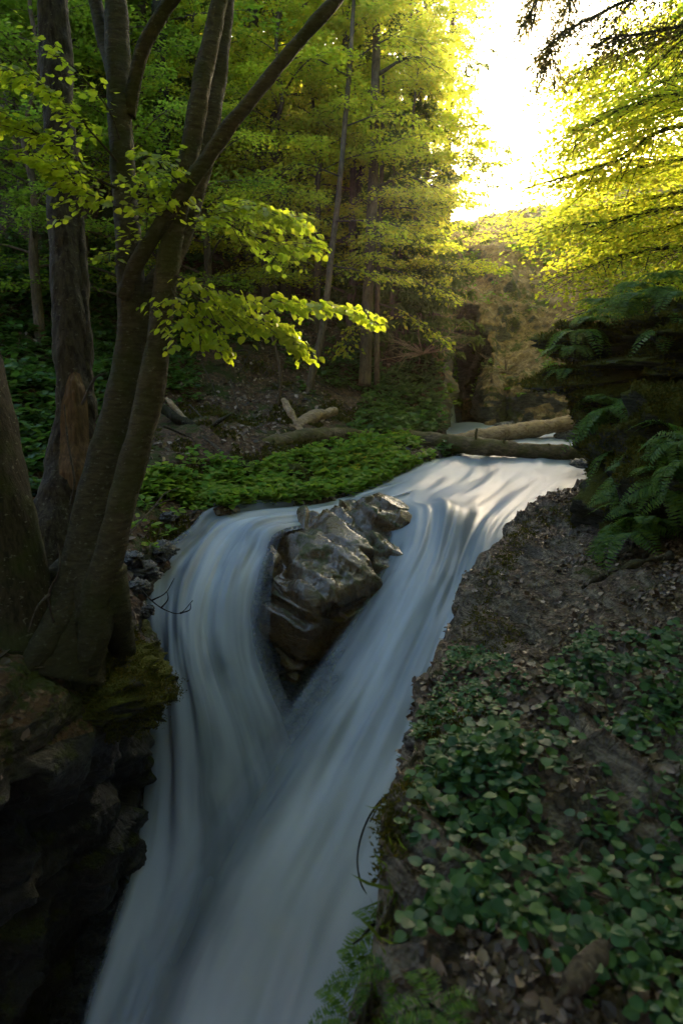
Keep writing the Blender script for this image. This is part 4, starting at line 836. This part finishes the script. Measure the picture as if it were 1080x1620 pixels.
litter('leaf_litter', RB, 26000, 601, .040, lambda px, py, D, nm, a: (py > 775) * (nm[..., 2] > .6) * np.clip(.25 + 1.6 * fbm(a, 1.6, 3, 70), .04, 1) * (1 - .85 * inpoly(px, py, [(740, 880), (830, 800), (900, 960), (860, 1010), (720, 1030)])))
litter('leaf_litter', LBT, 9000, 602, .075, lambda px, py, D, nm, a: (py > 420) * (D < 17) * (fbm(a, .8, 3, 71) > -.25))
# green plants on the left bank
def rosettes(name, G, n, seed, size, mask, mat, k=7, h=.06, tpl=HEX, up=.5):
    P, N = sample(G, n, seed, mask); rg = np.random.default_rng(seed + 1)
    P = np.repeat(P, k, 0); m = len(P); a = rg.uniform(0, 2 * np.pi, m)
    d = np.stack([np.cos(a), np.sin(a), rg.uniform(-.2, up, m)], 1); hh = np.repeat(rg.uniform(.3, 1.5, n), k) * h
    P = P + d * rg.uniform(.0, .5, (m, 1)) * size + np.array([0, 0, 1]) * (hh * rg.uniform(.4, 1.1, m))[:, None]
    V, F = leaves(P, d, np.array([0, 0, 1.0]) + rg.normal(0, .35, (m, 3)), size * rg.uniform(.55, 1.2, m), tpl)
    return tag(link(name, mesh(name, V, F, M[mat], smooth=False)), kind='stuff')
bank = [(235, 770), (300, 715), (400, 745), (470, 725), (560, 695), (640, 692), (690, 730), (640, 750), (560, 785), (450, 800), (320, 812), (240, 870), (205, 870)]
rosettes('ground_cover', LBT, 2300, 611, .10, lambda px, py, D, nm, a: inpoly(px, py, bank) * np.clip(.5 + 1.5 * fbm(a, 1.5, 2, 81), .06, 1), 'herb_bank', 8, .10)
slope = lambda px, py, D, nm, a: (py < 735) * (py > 380) * (D < 19) * np.clip(fbm(a, .55, 3, 82) * 2.2 - .25 + 1.2 * (px < 330) * (px > 190) * (py < 640) + .9 * (px < 200), 0, 1) * (1 - inpoly(px, py, [(310, 560), (440, 540), (480, 660), (330, 690)]))
rosettes('ground_cover', LBT, 2600, 612, .11, slope, 'herb', 7, .10)
rosettes('ground_cover', LBT, 900, 613, .13, lambda px, py, D, nm, a: (px < 190) * (py < 800) * (py > 450) * (D < 14), 'herb', 9, .16)
rosettes('ground_cover', LBT, 500, 614, .13, lambda px, py, D, nm, a: inpoly(px, py, [(560, 690), (600, 600), (690, 560), (700, 690)]), 'herb', 8, .15)
P, N = sample(LBT, 26, 615, lambda px, py, D, nm, a: inpoly(px, py, [(500, 745), (560, 730), (600, 740), (560, 770)])); rg = np.random.default_rng(3); P = np.repeat(P, 5, 0); d = rdir(rg, len(P), 0, .3)
V, F = leaves(P + [0, 0, .15], d, np.array([0, 0, 1.0]) + 0 * d, .045, QUAD); tag(link('flower_patch', mesh('flower_patch', V, F, M['flower'], smooth=False)), kind='stuff')
# moss and grass tufts
def blades(name, G, n, seed, L, mask, mat, k=5, wid=.10, spread=.6, droop=0):
    P, N = sample(G, n, seed, mask); rg = np.random.default_rng(seed + 1); P = np.repeat(P, k, 0); N = np.repeat(N, k, 0); m = len(P)
    d = unit(N * .7 + rdir(rg, m) * spread + np.array([0, 0, -droop])); P = P + rg.normal(0, .012, (m, 3))
    V, F = leaves(P, d, rdir(rg, m), L * rg.uniform(.5, 1.3, m), QUAD, wid / .34)
    return tag(link(name, mesh(name, V, F, M[mat], smooth=False)), kind='stuff')
blades('grass', HR, 15000, 621, .16, lambda px, py, D, nm, a: (py < 545) * (nm[..., 2] > .25) * np.clip(.5 + fbm(a, .5, 3, 83), 0, 1), 'drygrass', 5, .03, .7, .5)
rosettes('ground_cover', HR, 5200, 622, .12, lambda px, py, D, nm, a: (py < 650) * (nm[..., 2] > .2) * np.clip(2.2 * fbm(a, .45, 3, 84) + .35 * (py > 480), 0, 1), 'herb_bank', 9, .2)
edge = lambda px, py, D, nm, a: 1.0 * inpoly(px, py, [(560, 1640), (570, 1500), (578, 1400), (588, 1300), (636, 1235), (655, 1170), (730, 1140), (700, 1240), (640, 1330), (620, 1640)])
blades('grass', RB, 90, 623, .09, edge, 'grass', 5, .05, .7, .1)
blades('moss', RB, 5000, 624, .022, lambda px, py, D, nm, a: (inpoly(px, py, [(575, 1330), (640, 1235), (660, 1265), (640, 1330), (600, 1400)]) + .8 * inpoly(px, py, [(655, 1165), (690, 1135), (770, 1130), (700, 1180)]) + .35 * inpoly(px, py, [(740, 945), (815, 832), (930, 775), (935, 790), (840, 850), (770, 960)]) + .3 * inpoly(px, py, [(720, 1015), (750, 960), (830, 1000), (790, 1040)])), 'moss', 6, .2, .8)
blades('moss', G=LW[60:], n=4000, seed=625, L=.028, mask=lambda px, py, D, nm, a: inpoly(px, py, [(60, 1090), (150, 960), (190, 950), (235, 1010), (215, 1080), (150, 1160), (80, 1150)]) * (fbm(a, 3, 3, 85) > -.1), mat='moss', k=6, wid=.2, spread=.8)
blades('moss', G=LBT, n=5000, seed=626, L=.05, mask=lambda px, py, D, nm, a: (D < 13) * (py > 560) * (px > 180) * (fbm(a, 1.3, 3, 86) > .25), mat='moss', k=5, wid=.2, spread=.8)
for nm_, Gx, sd, ln_ in (('moss', MRG, 627, .04), ('moss', OVG, 628, .05), ('moss', FBG, 630, .04), ('moss', MMG, 629, .022)):
    blades(nm_, Gx, 8000, sd, ln_, lambda px, py, D, nm, a: (nm[..., 2] > .15) * (fbm(a, 2.5, 3, 87) > -.1), 'moss', 5, .2, .9)
# ---------------------------------------------------------------- plants that can be told apart
def plant_mesh(seed, k=6, s=.055, h=.07):
    rg = np.random.default_rng(seed); mb = MB(); P, D = [], []
    for i in range(k):
        a = i * 2.4 + rg.normal(0, .4); r = rg.uniform(.25, 1.0) * s * 1.25; z = h * rg.uniform(.5, 1.2)
        tip = np.array([math.cos(a) * r, math.sin(a) * r, z]); mb.add(*tube(np.array([[0, 0, -.01], tip * [.45, .45, .7], tip]), [.0016, .0013, .001], 4, 6, cap=False))
        P.append(tip); D.append([math.cos(a), math.sin(a), rg.uniform(-.35, .15)])
    P = np.array(P); D = np.array(D); V, F = leaves(P, D, np.array([0, 0, 1.0]) + rg.normal(0, .22, (k, 3)), s * rg.uniform(.65, 1.2, k), BROAD)
    return mb.me('stem', M['herb']), mesh('foliage', V, F, M['violet'])
PM = [plant_mesh(700 + i, 4 + i % 4, .046, .06 + .02 * (i % 3)) for i in range(6)]
pl_mask = lambda px, py, D, nm, a: (px > 610) * (px < 1130) * (py > 1085) * (D > .9) * (inpoly(px, py, [(560, 1680), (650, 1260), (700, 1180), (760, 1120), (830, 1095), (900, 1110), (1000, 1110), (1200, 1040), (1200, 1700)])) * np.clip(.5 + 1.1 * fbm(a, 2.2, 2, 88), .08, 1) * (nm[..., 2] > .3) * (px < 1100) * (py < 1640)
P, N = sample(RB, 330, 701, pl_mask); px, py, D = proj(P); o_ = np.argsort(D); rg = np.random.default_rng(5)
for i in o_[:290]:
    e = link('leafy_plant', None, loc=P[i]); e.rotation_euler = (rg.normal(0, .15), rg.normal(0, .15), rg.uniform(0, 6.3)); e.scale = (rg.uniform(.75, 1.3),) * 3
    q = PM[rg.integers(6)]; link('stem', q[0], e); link('foliage', q[1], e)
    tag(e, 'low plant with broad green leaves on the bank at the bottom right', 'plant', 'broad leaved plants on the right bank')
rosettes('ground_cover', RB, 900, 702, .032, lambda px, py, D, nm, a: inpoly(px, py, [(640, 1180), (690, 1080), (720, 1020), (800, 1045), (840, 1090), (760, 1130)]) * (nm[..., 2] > .3), 'violet', 6, .03)
rosettes('ground_cover', RB, 5600, 703, .043, lambda px, py, D, nm, a: pl_mask(px, py, D, nm, a) + .6 * inpoly(px, py, [(840, 1100), (900, 1020), (1080, 1000), (1080, 1120)]), 'violet', 5, .06, BROAD)
rosettes('ground_cover', RB, 500, 704, .04, pl_mask, 'herb', 6, .07)
def fern_mesh(seed, nf=8, L=.55, arch=.5, pairs=20):
    rg = np.random.default_rng(seed); mb = MB(); P, D, N, S = [], [], [], []
    for i in range(nf):
        a = i * 2 * np.pi / nf + rg.normal(0, .25); l = L * rg.uniform(.7, 1.1); o = np.array([math.cos(a), math.sin(a), 0]); sd = np.array([-o[1], o[0], 0])
        s = np.linspace(0, 1, 9); pth = o * (l * .9 * s)[:, None] + np.array([0, 0, 1]) * (l * (.75 * s - (.75 + arch * .6) * s ** 2.0))[:, None]
        mb.add(*tube(pth, .004 * np.linspace(1, .2, 9), 4, 16, cap=False)); q = cr(pth, pairs + 3)[2:-1]; tg = unit(np.gradient(q, axis=0)); nrm = unit(np.cross(tg, sd)); nrm *= np.sign(nrm[:, 2:] + 1e-6)
        t = np.linspace(.08, 1, len(q)); ln = l * .26 * np.sin(np.pi * np.clip(t * .9 + .1, 0, 1)) ** .7 + .012
        for sg in (1, -1):
            for f in (.0, .33, .62):
                P.append(q + (sd * sg + tg * .25) * (ln * f)[:, None]); D.append(sd * sg + tg * (.35 if f else .3) + rg.normal(0, .12, q.shape) - np.array([0, 0, .15])); N.append(nrm + rg.normal(0, .15, q.shape)); S.append(ln * (1 - f) * .62 + .006)
    P, D, N, S = map(np.concatenate, (P, D, N, S)); V, F = leaves(P, D, N, S, QUAD, .5)
    return mb.me('stalk', M['herb']), mesh('frond', V, F, M['fern'], smooth=False)
FM = [fern_mesh(800, 9, .55, .5), fern_mesh(801, 7, .5, .9), fern_mesh(802, 8, .4, .3)]
def fern(p, k, sc, label, group, rz, tilt=(0, 0)):
    e = link('fern', None, loc=p); e.rotation_euler = (tilt[0], tilt[1], rz); e.scale = (sc,) * 3
    link('stalk', FM[k][0], e); link('frond', FM[k][1], e); tag(e, label, 'fern', group)
FM.append(fern_mesh(803, 5, .55, .45, 16))
i = 0
for px, py, D in [(905, 555, 7.1), (915, 530, 7.1), (935, 510, 7.2), (960, 495, 7.2), (985, 485, 7.2), (1010, 475, 7.2), (1040, 465, 7.2), (1070, 470, 7.0), (950, 480, 7.8), (900, 590, 7.2), (1000, 455, 7.8), (1050, 440, 7.8), (1075, 505, 6.6), (1060, 530, 6.5)]:
    fern(at(px, py, D), i % 3, .75 + .25 * (i % 3) / 2, 'bright green fern hanging over the layered ledge', 'ferns on the overhanging ledge', i * 1.3); i += 1
for px, py, D in [(955, 640, 6.7), (980, 650, 6.4), (1010, 640, 6.3), (1040, 645, 6.2), (1070, 640, 6.1), (1000, 680, 6.2), (1030, 690, 5.9), (1062, 685, 5.6), (985, 720, 6.1), (1020, 735, 5.6), (1055, 730, 5.3), (1000, 770, 5.6), (1035, 780, 5.3), (1070, 775, 5.1), (1005, 815, 5.3), (1025, 830, 5.1), (995, 845, 5.2), (962, 675, 6.6), (948, 655, 6.9), (1045, 710, 5.6), (1075, 700, 5.2), (1015, 755, 5.6), (1050, 755, 5.2), (1078, 740, 4.9), (985, 790, 5.6), (1060, 660, 5.9)]:
    fern(at(px, py, D), i % 3, .7 + .3 * (i % 4) / 3, 'dark green fern drooping from the shaded right bank', 'ferns on the shaded right bank', i * 1.7, (-.25, -.3)); i += 1
for px, py, D in [(600, 1475, 2.05), (575, 1555, 1.95), (640, 1545, 1.85), (560, 1615, 1.85), (690, 1600, 1.65)]:
    fern(at(px, py, D), 3, .34, 'small fern at the bottom of the right bank', 'ferns at the bottom edge', i * 1.1); i += 1
for px, py, D in [(420, 770, 9.2), (380, 765, 9.2), (345, 770, 9.0), (525, 750, 9.8)]:
    fern(at(px, py, D), i % 3, .6, 'low fern among the bank plants left of the boulder', 'ferns on the left bank', i); i += 1

G = loft(np.stack([ats(r) for r in [[(709, 615, 20), (713, 614, 19.8), (717, 615, 20)], [(708, 645, 19.6), (713, 644, 19.3), (719, 645, 19.6)], [(706, 672, 19), (714, 672, 18.7), (724, 673, 19)], [(700, 684, 18), (716, 685, 17.7), (734, 685, 18)]]]), 20, 40)
tag(link('water', gmesh('grotto_fall', G, M['fall'])), kind='structure')

rg = np.random.default_rng(77)
for G_, msk, n, lab, grp, L in ((RB, lambda px, py, D, nm, a: (px > 740) * (px < 1060) * (py > 800) * (py < 1120) * (nm[..., 2] > .7), 12, 'thin dead twig lying on the littered slab', 'dead twigs on the slab', .30),
                           (LBT, lambda px, py, D, nm, a: (px > 250) * (px < 680) * (py > 470) * (py < 700) * (D < 17), 18, 'thin dead stick lying on the brown left slope', 'dead sticks on the left slope', .9)):
    P, N = sample(G_, n, 900 + n, msk)
    for p, nn in zip(P, N):
        d = rdir(rg, 1)[0]; d = unit(d - nn * d.dot(nn)); l = L * rg.uniform(.5, 1.3); b = np.cross(nn, d) * l * rg.normal(0, .12)
        mb = MB(); mb.add(*tube(np.array([-d * l * .5, b, d * l * .5]) + nn * .012, np.array([1, .8, .4]) * L * .022, 6, 14, .002, 3, 30)); tag(link('stick', mb.me('stick', M['twig']), loc=p), lab, 'stick', grp)
for i, (px, py, D, s) in enumerate([(752, 962, 5.05, .06), (738, 990, 4.75, .05), (716, 1030, 4.35, .06), (760, 925, 5.55, .05), (790, 872, 6.5, .07), (830, 820, 7.6, .06), (700, 1072, 3.9, .05), (682, 1105, 3.65, .05), (655, 1165, 3.2, .045), (880, 785, 8.8, .08)]):
    rock('stone', at(px, py, D) + np.array([.02, 0, -.02]), (s * 1.5, s * 1.2, s * .7), 930 + i, 'stone', 'small wet stone on the rim of the right bank', 'stone', 'wet stones on the right rim', rot=i * .9, n=26, amp=.35)

# ---------------------------------------------------------------- hazy air in the valley
m = bpy.data.materials.new('haze'); m.use_nodes = True; t = m.node_tree; t.nodes.clear()
o = t.nodes.new('ShaderNodeOutputMaterial'); v = t.nodes.new('ShaderNodeVolumePrincipled')
v.inputs['Color'].default_value = (1.0, .94, .74, 1); v.inputs['Density'].default_value = .0002; v.inputs['Anisotropy'].default_value = .8
t.links.new(v.outputs[0], o.inputs['Volume'])
bx = np.array([(x, y, z) for x in (-260, 260) for y in (-260, 320) for z in (-45, 45)], float)
tag(link('haze', mesh('haze', bx, [np.array([[0, 1, 3, 2], [4, 6, 7, 5], [0, 4, 5, 1], [2, 3, 7, 6], [0, 2, 6, 4], [1, 5, 7, 3]])], m, smooth=False)), kind='stuff')
